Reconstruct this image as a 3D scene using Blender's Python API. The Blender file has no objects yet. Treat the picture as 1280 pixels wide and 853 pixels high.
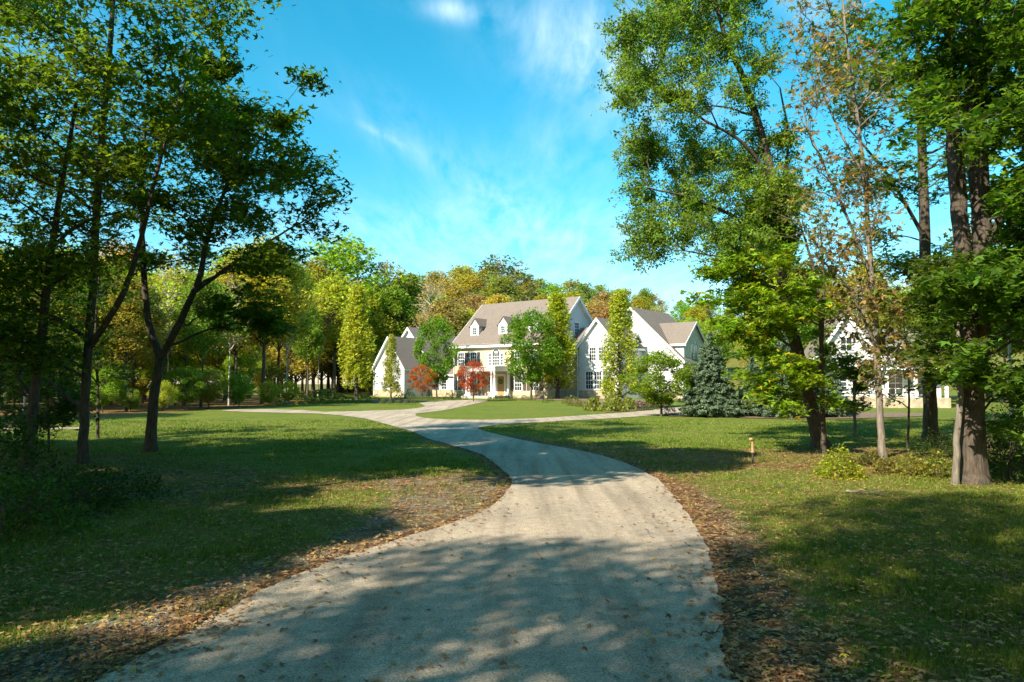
import bpy, bmesh, math, random
import numpy as np
from mathutils import Vector, Matrix
from mathutils.geometry import delaunay_2d_cdt
R = math.radians
rng = np.random.default_rng(11)
random.seed(5)

# ------------------------------------------------------------------ camera
F = 900.0; CAMZ = 1.7; PITCH = math.atan(53.5 / 900)
scene = bpy.context.scene
col = scene.collection
cd = bpy.data.cameras.new('camera'); cam = bpy.data.objects.new('camera', cd); col.objects.link(cam)
cam.location = (0, 0, CAMZ); cam.rotation_euler = (R(90) + PITCH, 0, 0)
cd.sensor_width = 36; cd.lens = F / 1280 * 36; cd.clip_start = 0.05; cd.clip_end = 6000
scene.camera = cam

# ------------------------------------------------------------------ light and sky
SUN_EL, SUN_AZ = 37.0, 48.0          # azimuth: degrees behind the camera's left
SUN_STRENGTH, SKY_STRENGTH, EXPOSURE = 5.0, 0.086, 1.15
ea = R(SUN_AZ)
sun_dir = Vector((-math.cos(ea) * math.cos(R(SUN_EL)), -math.sin(ea) * math.cos(R(SUN_EL)), math.sin(R(SUN_EL))))
sl = bpy.data.lights.new('sun', 'SUN'); sl.energy = SUN_STRENGTH; sl.angle = R(0.53); sl.color = (1.0, 0.90, 0.74)
sun = bpy.data.objects.new('sun', sl); col.objects.link(sun)
sun.rotation_euler = sun_dir.to_track_quat('Z', 'Y').to_euler()
w = bpy.data.worlds.new('World'); scene.world = w; w.use_nodes = True
nt = w.node_tree; N = nt.nodes; L = nt.links
bg = N['Background']; bg.inputs['Strength'].default_value = SKY_STRENGTH
sky = N.new('ShaderNodeTexSky'); sky.sky_type = 'NISHITA'; sky.sun_disc = False
sky.sun_elevation = R(SUN_EL)
sky.sun_rotation = math.atan2(sun_dir.x, sun_dir.y)
sky.air_density = 1.0; sky.dust_density = 0.6; sky.ozone_density = 2.0
hs = N.new('ShaderNodeHueSaturation'); hs.inputs['Hue'].default_value = 0.466
hs.inputs['Saturation'].default_value = 1.45; hs.inputs['Value'].default_value = 1.32
L.new(sky.outputs[0], hs.inputs['Color'])

def pix_dir(px, py):
    r = (px - 640) / F; u = (426.5 - py) / F
    return np.array([r, math.cos(PITCH) - u * math.sin(PITCH), math.sin(PITCH) + u * math.cos(PITCH)])
def P(px, py, Y):
    d = pix_dir(px, py); return np.array([0, 0, CAMZ]) + d * (Y / d[1])
def G(px, py):
    d = pix_dir(px, py); t = -CAMZ / d[2]; return np.array([d[0] * t, d[1] * t, 0.0])

# thin cirrus: noise on the plane of the cloud deck (direction.xy / direction.z), gathered round a few banks
tc = N.new('ShaderNodeTexCoord'); sep = N.new('ShaderNodeSeparateXYZ'); L.new(tc.outputs['Generated'], sep.inputs[0])
def M(op, a, b=None, c=None, clamp=False):
    n = N.new('ShaderNodeMath'); n.operation = op; n.use_clamp = clamp
    for i, v in enumerate((a, b, c)):
        if v is None: continue
        if isinstance(v, (int, float)): n.inputs[i].default_value = v
        else: L.new(v, n.inputs[i])
    return n.outputs[0]
zz = M('MAXIMUM', sep.outputs[2], 0.02)
zz = M('ADD', zz, 0.05)
cx = M('DIVIDE', sep.outputs[0], zz); cy = M('DIVIDE', sep.outputs[1], zz)
comb = N.new('ShaderNodeCombineXYZ'); L.new(cx, comb.inputs[0]); L.new(cy, comb.inputs[1])
mapn = N.new('ShaderNodeMapping'); mapn.inputs['Rotation'].default_value = (0, 0, R(35)); mapn.inputs['Scale'].default_value = (2.9, 0.75, 1)
L.new(comb.outputs[0], mapn.inputs[0])
n1 = N.new('ShaderNodeTexNoise'); n1.inputs['Scale'].default_value = 2.1; n1.inputs['Detail'].default_value = 12; n1.inputs['Roughness'].default_value = 0.62
n1.inputs['Distortion'].default_value = 0.25; L.new(mapn.outputs[0], n1.inputs['Vector'])
def cloud_at(px, py, sx, sy, amp, slope=0.0):
    d = pix_dir(px, py); az0 = d[0] / d[1]; el0 = d[2] / d[1]
    az = M('SUBTRACT', M('DIVIDE', sep.outputs[0], M('MAXIMUM', sep.outputs[1], 0.01)), float(az0))
    el = M('SUBTRACT', M('DIVIDE', sep.outputs[2], M('MAXIMUM', sep.outputs[1], 0.01)), float(el0))
    el = M('SUBTRACT', el, M('MULTIPLY', az, slope))
    q = M('ADD', M('POWER', M('ABSOLUTE', M('DIVIDE', az, sx / F)), 2.0), M('POWER', M('ABSOLUTE', M('DIVIDE', el, sy / F)), 2.0))
    return M('MULTIPLY', M('EXPONENT', M('MULTIPLY', q, -1.0)), amp)
acc = None
for a in ((745, 45, 110, 60, .85, -0.15), (575, 14, 60, 15, 0.75, -0.15), (800, 110, 120, 45, 0.6, -0.2), (475, 167, 22, 6, 0.5, -0.5),
          (560, 210, 150, 28, 0.35, -0.55), (640, 290, 400, 42, 0.55, 0.0), (1010, 10, 50, 30, 0.45, -0.3), (700, 190, 120, 50, 0.3, 0.2),
          (500, 130, 60, 22, 0.15, -0.6), (-500, 100, 500, 90, 0.6, 0.1), (1900, 120, 500, 80, 0.6, 0.1), (660, 365, 700, 45, 0.45, 0)):
    c = cloud_at(*a); acc = c if acc is None else M('ADD', acc, c)
wis = M('MULTIPLY', M('SUBTRACT', n1.outputs[0], 0.37), 2.9, clamp=True)
cm = M('MULTIPLY', acc, wis, clamp=True)
mx = N.new('ShaderNodeMix'); mx.data_type = 'RGBA'; L.new(cm, mx.inputs[0]); L.new(hs.outputs[0], mx.inputs[6])
mx.inputs[7].default_value = (5.0, 6.6, 8.0, 1)
L.new(mx.outputs[2], bg.inputs['Color'])

vs = scene.view_settings
vs.view_transform = 'Standard'; vs.look = 'None'; vs.gamma = 1; vs.use_curve_mapping = False; vs.exposure = EXPOSURE
scene.render.engine = 'CYCLES'
cy_ = scene.cycles
cy_.max_bounces = 5; cy_.diffuse_bounces = 3; cy_.glossy_bounces = 2; cy_.transmission_bounces = 3; cy_.transparent_max_bounces = 4
cy_.use_denoising = True; cy_.caustics_reflective = False; cy_.caustics_refractive = False
cy_.use_adaptive_sampling = True; cy_.adaptive_threshold = 0.02

# ------------------------------------------------------------------ helpers
def tag(o, label=None, cat=None, group=None, kind=None):
    if label: o['label'] = label
    if cat: o['category'] = cat
    if group: o['group'] = group
    if kind: o['kind'] = kind
    return o
def empty(name, loc, rz=0):
    o = bpy.data.objects.new(name, None); col.objects.link(o); o.location = tuple(float(v) for v in loc); o.rotation_euler = (0, 0, rz); o.empty_display_size = 0.3
    return o
def link(name, me, mat=None, parent=None):
    o = bpy.data.objects.new(name, me); col.objects.link(o)
    if mat: me.materials.append(mat)
    if parent: o.parent = parent
    return o
def np_mesh(name, V, Fc, rnd=None, smooth=False):
    """V (n,3); Fc (m,k) constant k"""
    V = np.asarray(V, np.float32); Fc = np.asarray(Fc, np.int32)
    me = bpy.data.meshes.new(name); m, k = Fc.shape
    me.vertices.add(len(V)); me.vertices.foreach_set('co', V.ravel())
    me.loops.add(m * k); me.loops.foreach_set('vertex_index', Fc.ravel())
    me.polygons.add(m); me.polygons.foreach_set('loop_start', np.arange(0, m * k, k, dtype=np.int32))
    me.polygons.foreach_set('loop_total', np.full(m, k, np.int32))
    if smooth: me.polygons.foreach_set('use_smooth', np.ones(m, bool))
    if rnd is not None:
        a = me.attributes.new('rnd', 'FLOAT', 'FACE'); a.data.foreach_set('value', np.asarray(rnd, np.float32))
    me.update(calc_edges=True)
    return me
class MB:
    def __init__(s): s.v = []; s.f = []; s.sm = []
    def add(s, vs_, fs, smooth=False):
        b = len(s.v); s.v += [tuple(map(float, p)) for p in vs_]; s.f += [tuple(b + i for i in f) for f in fs]; s.sm += [smooth] * len(fs)
    def box(s, x0, x1, y0, y1, z0, z1):
        s.add([(x0, y0, z0), (x1, y0, z0), (x1, y1, z0), (x0, y1, z0), (x0, y0, z1), (x1, y0, z1), (x1, y1, z1), (x0, y1, z1)],
              [(0, 3, 2, 1), (4, 5, 6, 7), (0, 1, 5, 4), (1, 2, 6, 5), (2, 3, 7, 6), (3, 0, 4, 7)])
    def obox(s, o, r, n, u, r0, r1, n0, n1, u0, u1):
        o, r, n, u = map(np.array, (o, r, n, u))
        c = [o + r * a + n * b + u * d for d in (u0, u1) for (a, b) in ((r0, n0), (r1, n0), (r1, n1), (r0, n1))]
        s.add(c, [(0, 3, 2, 1), (4, 5, 6, 7), (0, 1, 5, 4), (1, 2, 6, 5), (2, 3, 7, 6), (3, 0, 4, 7)])
    def prism(s, poly, a0, a1, mp):
        n = len(poly); v = [mp(p[0], p[1], a0) for p in poly] + [mp(p[0], p[1], a1) for p in poly]
        s.add(v, [tuple(range(n))[::-1], tuple(range(n, 2 * n))] + [(i, (i + 1) % n, n + (i + 1) % n, n + i) for i in range(n)])
    def tube(s, pts, rad, k=6, cap=False, rid=0.0):
        pts = np.asarray(pts, float); n = len(pts)
        rad = np.broadcast_to(np.asarray(rad, float), (n,))
        t = np.gradient(pts, axis=0); t /= np.linalg.norm(t, axis=1)[:, None] + 1e-9
        a = np.cross(t, [0.31, 0.17, 0.93] if abs(t[0][2]) < 0.9 else [1, 0.1, 0]); a /= np.linalg.norm(a, axis=1)[:, None] + 1e-9
        b = np.cross(t, a); th = np.arange(k) * 2 * math.pi / k
        if rid:
            zz_ = np.arange(n)[:, None]; R2 = 1 + rid * (np.sin(th * 3 + zz_ * .11) + .7 * np.sin(th * 7 - zz_ * .23 + 1) + .5 * np.sin(th * 11 + zz_ * .6)) + rng.normal(0, rid * .35, (n, k))
            rad = rad[:, None, None] * R2[:, :, None]
        else: rad = rad[:, None, None]
        V = pts[:, None, :] + rad * (np.cos(th)[None, :, None] * a[:, None, :] + np.sin(th)[None, :, None] * b[:, None, :])
        base = len(s.v); s.v += [tuple(p) for p in V.reshape(-1, 3)]
        for i in range(n - 1):
            for j in range(k):
                s.f.append((base + i * k + j, base + i * k + (j + 1) % k, base + (i + 1) * k + (j + 1) % k, base + (i + 1) * k + j)); s.sm.append(True)
        if cap:
            s.f.append(tuple(base + (n - 1) * k + j for j in range(k))); s.sm.append(False)
            s.f.append(tuple(base + j for j in range(k))[::-1]); s.sm.append(False)
    def lathe(s, prof, c=(0, 0, 0), k=12):
        base = len(s.v)
        for r, z in prof:
            for j in range(k):
                a = 2 * math.pi * j / k; s.v.append((c[0] + r * math.cos(a), c[1] + r * math.sin(a), c[2] + z))
        for i in range(len(prof) - 1):
            for j in range(k):
                s.f.append((base + i * k + j, base + i * k + (j + 1) % k, base + (i + 1) * k + (j + 1) % k, base + (i + 1) * k + j)); s.sm.append(True)
    def build(s, name, mat, parent=None):
        me = bpy.data.meshes.new(name); me.from_pydata(s.v, [], s.f)
        me.polygons.foreach_set('use_smooth', np.array(s.sm, bool)); me.update()
        return link(name, me, mat, parent)
def smooth(a, b, x):
    t = np.clip((np.asarray(x, float) - a) / (b - a), 0, 1); return t * t * (3 - 2 * t)
def H(x, y):
    x = np.asarray(x, float); y = np.asarray(y, float)
    h = 17.0 * smooth(104, 240, y + 0.06 * np.abs(x)) * smooth(-48, -8, x)
    h = h + 0.10 * np.sin(x * 0.11 + 1.0) * np.sin(y * 0.09) * smooth(26, 50, y) * (1 - smooth(70, 100, y))
    return h
def pip(poly, x, y):
    poly = np.asarray(poly)[:, :2]; ins = np.zeros(np.shape(x), bool); n = len(poly); j = n - 1
    for i in range(n):
        xi, yi = poly[i]; xj, yj = poly[j]
        ins ^= ((yi > y) != (yj > y)) & (x < (xj - xi) * (y - yi) / (yj - yi + 1e-12) + xi); j = i
    return ins
def sdist(poly, x, y):
    """positive inside"""
    poly = np.asarray(poly)[:, :2]; d = np.full(np.shape(x), 1e9); n = len(poly)
    for i in range(n):
        a = poly[i]; b = poly[(i + 1) % n]; e = b - a
        t = np.clip(((x - a[0]) * e[0] + (y - a[1]) * e[1]) / (e @ e + 1e-9), 0, 1)
        d = np.minimum(d, np.hypot(x - a[0] - t * e[0], y - a[1] - t * e[1]))
    return np.where(pip(poly, x, y), d, -d)

# ------------------------------------------------------------------ materials
def newmat(name):
    m = bpy.data.materials.new(name); m.use_nodes = True
    return m, m.node_tree.nodes, m.node_tree.links, m.node_tree.nodes['Principled BSDF']
def ramp(N_, stops):
    r = N_.new('ShaderNodeValToRGB'); e = r.color_ramp.elements
    while len(e) < len(stops): e.new(0.5)
    for i, (p, c) in enumerate(stops): e[i].position = p; e[i].color = (*c, 1)
    return r
def mixc(N_, L_, f, a, b, mode='MIX'):
    m = N_.new('ShaderNodeMix'); m.data_type = 'RGBA'; m.blend_type = mode
    for i, v in ((0, f), (6, a), (7, b)):
        if isinstance(v, (int, float)): m.inputs[i].default_value = v
        elif isinstance(v, tuple): m.inputs[i].default_value = (*v, 1)
        else: L_.new(v, m.inputs[i])
    return m.outputs[2]
def noise(N_, L_, scale, detail=4, rough=0.55, vec=None):
    if vec is None:
        t = N_.new('ShaderNodeTexCoord'); vec = t.outputs['Object']
    n = N_.new('ShaderNodeTexNoise'); n.inputs['Scale'].default_value = scale; n.inputs['Detail'].default_value = detail; n.inputs['Roughness'].default_value = rough
    L_.new(vec, n.inputs['Vector']); return n.outputs[0]
def bump(N_, L_, b, h, s=0.4, d=0.02):
    n = N_.new('ShaderNodeBump'); n.inputs['Strength'].default_value = s; n.inputs['Distance'].default_value = d
    L_.new(h, n.inputs['Height']); L_.new(n.outputs[0], b.inputs['Normal'])
def simple(name, c1, c2, scale=3, rough=0.8, bs=0.0, bd=0.02, metallic=0, stretch=None):
    m, N_, L_, b = newmat(name)
    t = N_.new('ShaderNodeTexCoord'); vec = t.outputs['Object']
    if stretch:
        mp = N_.new('ShaderNodeMapping'); mp.inputs['Scale'].default_value = stretch; L_.new(vec, mp.inputs[0]); vec = mp.outputs[0]
    n = noise(N_, L_, scale, 5, 0.6, vec); r = ramp(N_, [(0.3, c1), (0.7, c2)]); L_.new(n, r.inputs[0])
    L_.new(r.outputs[0], b.inputs['Base Color']); b.inputs['Roughness'].default_value = rough; b.inputs['Metallic'].default_value = metallic
    b.inputs['Specular IOR Level'].default_value = 0.25
    if bs: bump(N_, L_, b, n, bs, bd)
    return m
def foliage(name, base=None, trans=0.55, hue=0.018, val=0.55, alt=None, spec=0.25):
    """leaf material; base None -> colour of the object itself"""
    m, N_, L_, b = newmat(name)
    at = N_.new('ShaderNodeAttribute'); at.attribute_name = 'rnd'
    if base is None:
        oi = N_.new('ShaderNodeObjectInfo'); c = oi.outputs['Color']
    else:
        rg = N_.new('ShaderNodeRGB'); rg.outputs[0].default_value = (*base, 1); c = rg.outputs[0]
    if alt:
        fr = N_.new('ShaderNodeMath'); fr.operation = 'FRACT'; mu = N_.new('ShaderNodeMath'); mu.operation = 'MULTIPLY'; mu.inputs[1].default_value = 17.3
        L_.new(at.outputs['Fac'], mu.inputs[0]); L_.new(mu.outputs[0], fr.inputs[0])
        gt = N_.new('ShaderNodeMath'); gt.operation = 'GREATER_THAN'; gt.inputs[1].default_value = 1 - alt[1]; L_.new(fr.outputs[0], gt.inputs[0])
        c = mixc(N_, L_, gt.outputs[0], c, alt[0])
    h = N_.new('ShaderNodeHueSaturation')
    mh = N_.new('ShaderNodeMapRange'); mh.inputs[3].default_value = 0.5 + hue; mh.inputs[4].default_value = 0.5 - hue; L_.new(noise(N_, L_, 0.9, 2), mh.inputs[0])
    mh.inputs[1].default_value = 0.3; mh.inputs[2].default_value = 0.7
    mv = N_.new('ShaderNodeMapRange'); mv.inputs[3].default_value = 1 - val; mv.inputs[4].default_value = 1 + val; L_.new(at.outputs['Fac'], mv.inputs[0])
    L_.new(mh.outputs[0], h.inputs['Hue']); L_.new(mv.outputs[0], h.inputs['Value']); L_.new(c, h.inputs['Color'])
    L_.new(h.outputs[0], b.inputs['Base Color']); b.inputs['Roughness'].default_value = 0.55; b.inputs['Specular IOR Level'].default_value = spec
    tr = N_.new('ShaderNodeBsdfTranslucent')
    tcx = mixc(N_, L_, 1.0, h.outputs[0], (1.5, 1.35, 0.5), 'MULTIPLY'); L_.new(tcx, tr.inputs[0])
    ms = N_.new('ShaderNodeMixShader'); ms.inputs[0].default_value = trans
    L_.new(b.outputs[0], ms.inputs[1]); L_.new(tr.outputs[0], ms.inputs[2]); L_.new(ms.outputs[0], N_['Material Output'].inputs[0])
    return m
MAT = {}
MAT['leaf'] = foliage('leaves')
MAT['leaf_mix'] = foliage('leaves_mixed', alt=((0.12, 0.19, 0.025), 0.4))
MAT['leaf_spot'] = foliage('leaves_spotted', alt=((0.42, 0.36, 0.03), 0.06))
MAT['leaf_yel'] = foliage('leaves_turning', alt=((0.36, 0.25, 0.03), 0.13))
MAT['needle'] = foliage('needles', trans=0.1, hue=0.01, val=0.4)
MAT['bark'] = simple('bark', (0.04, 0.031, 0.023), (0.125, 0.10, 0.074), 9, 0.9, 0.9, 0.03, stretch=(3, 3, 0.6))
MAT['bark_pale'] = simple('bark_pale', (0.10, 0.085, 0.065), (0.25, 0.22, 0.175), 6, 0.9, 0.6, 0.02, stretch=(3, 3, 0.7))
MAT['bark_birch'] = simple('bark_grey', (0.28, 0.25, 0.20), (0.58, 0.52, 0.43), 6, 0.9, 0.6, 0.02, stretch=(3, 3, 0.7))
MAT['white'] = simple('white_paint', (0.72, 0.72, 0.70), (0.82, 0.82, 0.80), 1.5, 0.55)
MAT['shutter'] = simple('shutter_paint', (0.05, 0.05, 0.06), (0.08, 0.08, 0.09), 4, 0.5)
MAT['door'] = simple('door_wood', (0.30, 0.19, 0.08), (0.42, 0.28, 0.12), 6, 0.5, stretch=(1, 1, 6))
MAT['stone'] = simple('stone_veneer', (0.24, 0.19, 0.12), (0.52, 0.44, 0.30), 2.2, 0.9, 0.8, 0.05)
MAT['paving'] = simple('stone_step', (0.35, 0.31, 0.26), (0.5, 0.45, 0.38), 2, 0.9)
MAT['dark'] = simple('dark_metal', (0.02, 0.02, 0.02), (0.05, 0.05, 0.05), 5, 0.5)
MAT['copper'] = simple('weathered_copper', (0.30, 0.15, 0.07), (0.46, 0.26, 0.14), 12, 0.6)
MAT['mulch'] = simple('mulch', (0.10, 0.065, 0.045), (0.24, 0.165, 0.115), 5, 0.95, 1.0, 0.05)
m, N_, L_, b = newmat('window_glass'); b.inputs['Base Color'].default_value = (0.035, 0.05, 0.055, 1); b.inputs['Roughness'].default_value = 0.06
b.inputs['Specular IOR Level'].default_value = 0.8
n = noise(N_, L_, 0.8, 2); bump(N_, L_, b, n, 0.05, 0.02); MAT['glass'] = m
# clapboard siding: horizontal boards
m, N_, L_, b = newmat('white_siding')
t = N_.new('ShaderNodeTexCoord'); s = N_.new('ShaderNodeSeparateXYZ'); L_.new(t.outputs['Object'], s.inputs[0])
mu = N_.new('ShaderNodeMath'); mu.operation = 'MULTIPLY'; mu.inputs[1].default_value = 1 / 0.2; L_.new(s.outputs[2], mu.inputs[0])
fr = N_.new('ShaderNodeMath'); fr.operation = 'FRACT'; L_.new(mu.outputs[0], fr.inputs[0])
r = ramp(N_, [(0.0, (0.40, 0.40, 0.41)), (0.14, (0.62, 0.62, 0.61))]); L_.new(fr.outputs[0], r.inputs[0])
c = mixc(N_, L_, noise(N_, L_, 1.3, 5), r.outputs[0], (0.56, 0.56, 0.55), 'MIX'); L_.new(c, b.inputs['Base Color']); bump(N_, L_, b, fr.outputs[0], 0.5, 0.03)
b.inputs['Roughness'].default_value = 0.6; MAT['siding'] = m
# cream brick
m, N_, L_, b = newmat('cream_brick')
t = N_.new('ShaderNodeTexCoord'); s = N_.new('ShaderNodeSeparateXYZ'); L_.new(t.outputs['Object'], s.inputs[0])
ad = N_.new('ShaderNodeMath'); L_.new(s.outputs[0], ad.inputs[0]); L_.new(s.outputs[1], ad.inputs[1])
cb = N_.new('ShaderNodeCombineXYZ'); L_.new(ad.outputs[0], cb.inputs[0]); L_.new(s.outputs[2], cb.inputs[1])
br = N_.new('ShaderNodeTexBrick'); br.inputs['Scale'].default_value = 2.2; br.inputs['Color1'].default_value = (0.60, 0.44, 0.22, 1); br.inputs['Color2'].default_value = (0.44, 0.32, 0.16, 1)
br.inputs['Mortar'].default_value = (0.62, 0.55, 0.42, 1); br.inputs['Mortar Size'].default_value = 0.03; L_.new(cb.outputs[0], br.inputs['Vector'])
c = mixc(N_, L_, noise(N_, L_, 1.1, 5), br.outputs[0], (0.60, 0.50, 0.30)); L_.new(c, b.inputs['Base Color']); b.inputs['Roughness'].default_value = 0.9; MAT['brick'] = m
# shingles
m, N_, L_, b = newmat('shingles')
t = N_.new('ShaderNodeTexCoord'); s = N_.new('ShaderNodeSeparateXYZ'); L_.new(t.outputs['Object'], s.inputs[0])
ad = N_.new('ShaderNodeMath'); L_.new(s.outputs[0], ad.inputs[0]); L_.new(s.outputs[1], ad.inputs[1])
cb = N_.new('ShaderNodeCombineXYZ'); L_.new(ad.outputs[0], cb.inputs[0]); L_.new(s.outputs[2], cb.inputs[1])
br = N_.new('ShaderNodeTexBrick'); br.inputs['Scale'].default_value = 2.4; br.inputs['Color1'].default_value = (0.19, 0.145, 0.115, 1); br.inputs['Color2'].default_value = (0.12, 0.092, 0.075, 1)
br.inputs['Mortar'].default_value = (0.12, 0.10, 0.08, 1); br.inputs['Mortar Size'].default_value = 0.025; L_.new(cb.outputs[0], br.inputs['Vector'])
c = mixc(N_, L_, noise(N_, L_, 0.5, 6, 0.7), br.outputs[0], (0.19, 0.155, 0.125)); L_.new(c, b.inputs['Base Color']); b.inputs['Roughness'].default_value = 0.95; MAT['shingle'] = m
# driveway: pale weathered chip-and-tar surface
m, N_, L_, b = newmat('driveway_surface')
nf = noise(N_, L_, 75, 3, 0.75); nm = noise(N_, L_, 9, 5, 0.6); nl = noise(N_, L_, 0.45, 4, 0.6)
r = ramp(N_, [(0.30, (0.14, 0.11, 0.075)), (0.5, (0.41, 0.335, 0.245)), (0.72, (0.66, 0.55, 0.43))]); L_.new(nf, r.inputs[0])
rm = ramp(N_, [(0.3, (0.80, 0.80, 0.80)), (0.7, (1.1, 1.1, 1.1))]); L_.new(nm, rm.inputs[0])
rl = ramp(N_, [(0.3, (0.82, 0.83, 0.86)), (0.7, (1.12, 1.1, 1.06))]); L_.new(nl, rl.inputs[0])
c = mixc(N_, L_, 1.0, r.outputs[0], rm.outputs[0], 'MULTIPLY'); c = mixc(N_, L_, 1.0, c, rl.outputs[0], 'MULTIPLY')
tcs = N_.new('ShaderNodeTexCoord'); mps = N_.new('ShaderNodeMapping'); mps.inputs['Scale'].default_value = (2.6, .12, 1); L_.new(tcs.outputs['Object'], mps.inputs[0])
rs = ramp(N_, [(0.36, (0.72, 0.71, 0.70)), (0.52, (1.0, 1.0, 1.0)), (0.68, (1.12, 1.11, 1.1))]); L_.new(noise(N_, L_, 1.0, 4, 0.6, mps.outputs[0]), rs.inputs[0]); c = mixc(N_, L_, 1.0, c, rs.outputs[0], 'MULTIPLY')
nv = noise(N_, L_, 1.7, 6, 0.7); rv = ramp(N_, [(0.60, (0, 0, 0)), (0.72, (0.35, 0.35, 0.35))]); L_.new(nv, rv.inputs[0])
c = mixc(N_, L_, rv.outputs[0], c, (0.17, 0.135, 0.10)); tx = N_.new('ShaderNodeTexCoord'); wn = N_.new('ShaderNodeMix'); wn.data_type = 'VECTOR'; wn.inputs[0].default_value = 0.12
nw = N_.new('ShaderNodeTexNoise'); nw.inputs['Scale'].default_value = 1.6; nw.inputs['Detail'].default_value = 6; L_.new(tx.outputs['Object'], nw.inputs['Vector'])
L_.new(tx.outputs['Object'], wn.inputs[4]); L_.new(nw.outputs['Color'], wn.inputs[5])
vc = N_.new('ShaderNodeTexVoronoi'); vc.feature = 'DISTANCE_TO_EDGE'; vc.inputs['Scale'].default_value = 0.42; L_.new(wn.outputs[1], vc.inputs['Vector'])
rc = ramp(N_, [(0.0, (0.7, 0.7, 0.7)), (0.006, (0, 0, 0))]); L_.new(vc.outputs[0], rc.inputs[0]); cm_ = mixc(N_, L_, 1.0, rc.outputs[0], rv.outputs[0], 'MULTIPLY')
c = mixc(N_, L_, cm_, c, (0.06, 0.05, 0.04))
L_.new(c, b.inputs['Base Color'])
b.inputs['Roughness'].default_value = 0.92; b.inputs['Specular IOR Level'].default_value = 0.2; bump(N_, L_, b, nf, 0.7, 0.012); MAT['drive'] = m
# ground: lawn, leaf litter, gravel by what lies there
m, N_, L_, b = newmat('ground_cover')
at = N_.new('ShaderNodeAttribute'); at.attribute_name = 'cover'; s = N_.new('ShaderNodeSeparateColor'); L_.new(at.outputs['Color'], s.inputs[0])
ng = noise(N_, L_, 22, 5, 0.7); ngl = noise(N_, L_, 0.35, 5, 0.6); ngm = noise(N_, L_, 2.2, 4, 0.6)
r = ramp(N_, [(0.3, (0.035, 0.065, 0.008)), (0.5, (0.095, 0.150, 0.015)), (0.7, (0.18, 0.22, 0.032))]); L_.new(ng, r.inputs[0])
r2 = ramp(N_, [(0.35, (0.8, 0.95, 0.9)), (0.65, (1.35, 1.12, 0.95))]); L_.new(ngl, r2.inputs[0])
g = mixc(N_, L_, 1.0, r.outputs[0], r2.outputs[0], 'MULTIPLY')
r3 = ramp(N_, [(0.45, (0, 0, 0)), (0.7, (0.75, 0.75, 0.75))]); L_.new(ngm, r3.inputs[0]); g = mixc(N_, L_, r3.outputs[0], g, (0.21, 0.17, 0.06))
nlit = noise(N_, L_, 14, 6, 0.75)
vo = N_.new('ShaderNodeTexVoronoi'); vo.inputs['Scale'].default_value = 14; t = N_.new('ShaderNodeTexCoord'); L_.new(t.outputs['Object'], vo.inputs['Vector'])
sv = N_.new('ShaderNodeSeparateColor'); L_.new(vo.outputs['Color'], sv.inputs[0])
rl = ramp(N_, [(0.0, (0.05, 0.032, 0.02)), (0.4, (0.14, 0.07, 0.032)), (0.75, (0.26, 0.13, 0.05)), (1.0, (0.36, 0.24, 0.12))]); L_.new(sv.outputs[0], rl.inputs[0])
vg = N_.new('ShaderNodeTexVoronoi'); vg.inputs['Scale'].default_value = 32; L_.new(t.outputs['Object'], vg.inputs['Vector'])
sg = N_.new('ShaderNodeSeparateColor'); L_.new(vg.outputs['Color'], sg.inputs[0])
rg = ramp(N_, [(0.0, (0.07, 0.06, 0.045)), (0.6, (0.20, 0.175, 0.135)), (1.0, (0.38, 0.34, 0.27))]); L_.new(sg.outputs[0], rg.inputs[0])
def broken(inp, nz, w=0.25):
    a1 = N_.new('ShaderNodeMath'); a1.operation = 'SUBTRACT'; L_.new(inp, a1.inputs[0])
    iv = N_.new('ShaderNodeMath'); iv.operation = 'SUBTRACT'; iv.inputs[0].default_value = 1.0; L_.new(nz, iv.inputs[1])
    L_.new(iv.outputs[0], a1.inputs[1])
    a2 = N_.new('ShaderNodeMath'); a2.operation = 'MULTIPLY_ADD'; a2.use_clamp = True; a2.inputs[1].default_value = 1 / w; a2.inputs[2].default_value = 0.5; L_.new(a1.outputs[0], a2.inputs[0]); return a2.outputs[0]
nb = noise(N_, L_, 3.5, 8, 0.72); nb2 = noise(N_, L_, 2.1, 8, 0.72)
g = mixc(N_, L_, broken(s.outputs[1], nb2), g, rg.outputs[0])
g = mixc(N_, L_, broken(s.outputs[0], nb), g, rl.outputs[0])
L_.new(g, b.inputs['Base Color']); b.inputs['Roughness'].default_value = 0.95; b.inputs['Specular IOR Level'].default_value = 0.1
bump(N_, L_, b, ng, 0.9, 0.05); MAT['ground'] = m
def rnd_ramp(name, stops, trans=0.0, rough=0.7):
    m, N_, L_, b = newmat(name); at = N_.new('ShaderNodeAttribute'); at.attribute_name = 'rnd'
    r = ramp(N_, stops); L_.new(at.outputs['Fac'], r.inputs[0]); L_.new(r.outputs[0], b.inputs['Base Color']); b.inputs['Roughness'].default_value = rough
    b.inputs['Specular IOR Level'].default_value = 0.2
    if trans:
        tr = N_.new('ShaderNodeBsdfTranslucent'); L_.new(r.outputs[0], tr.inputs[0]); ms = N_.new('ShaderNodeMixShader'); ms.inputs[0].default_value = trans
        L_.new(b.outputs[0], ms.inputs[1]); L_.new(tr.outputs[0], ms.inputs[2]); L_.new(ms.outputs[0], N_['Material Output'].inputs[0])
    return m
MAT['grass'] = rnd_ramp('grass_blades', [(0, (0.06, 0.10, 0.010)), (0.5, (0.135, 0.205, 0.02)), (0.85, (0.23, 0.26, 0.04)), (1, (0.36, 0.29, 0.11))], 0.35)
MAT['litter'] = rnd_ramp('dry_leaves', [(0, (0.09, 0.045, 0.022)), (0.4, (0.24, 0.125, 0.05)), (0.75, (0.42, 0.25, 0.10)), (0.93, (0.42, 0.27, 0.12)), (1, (0.5, 0.38, 0.05))], 0.15)
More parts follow.
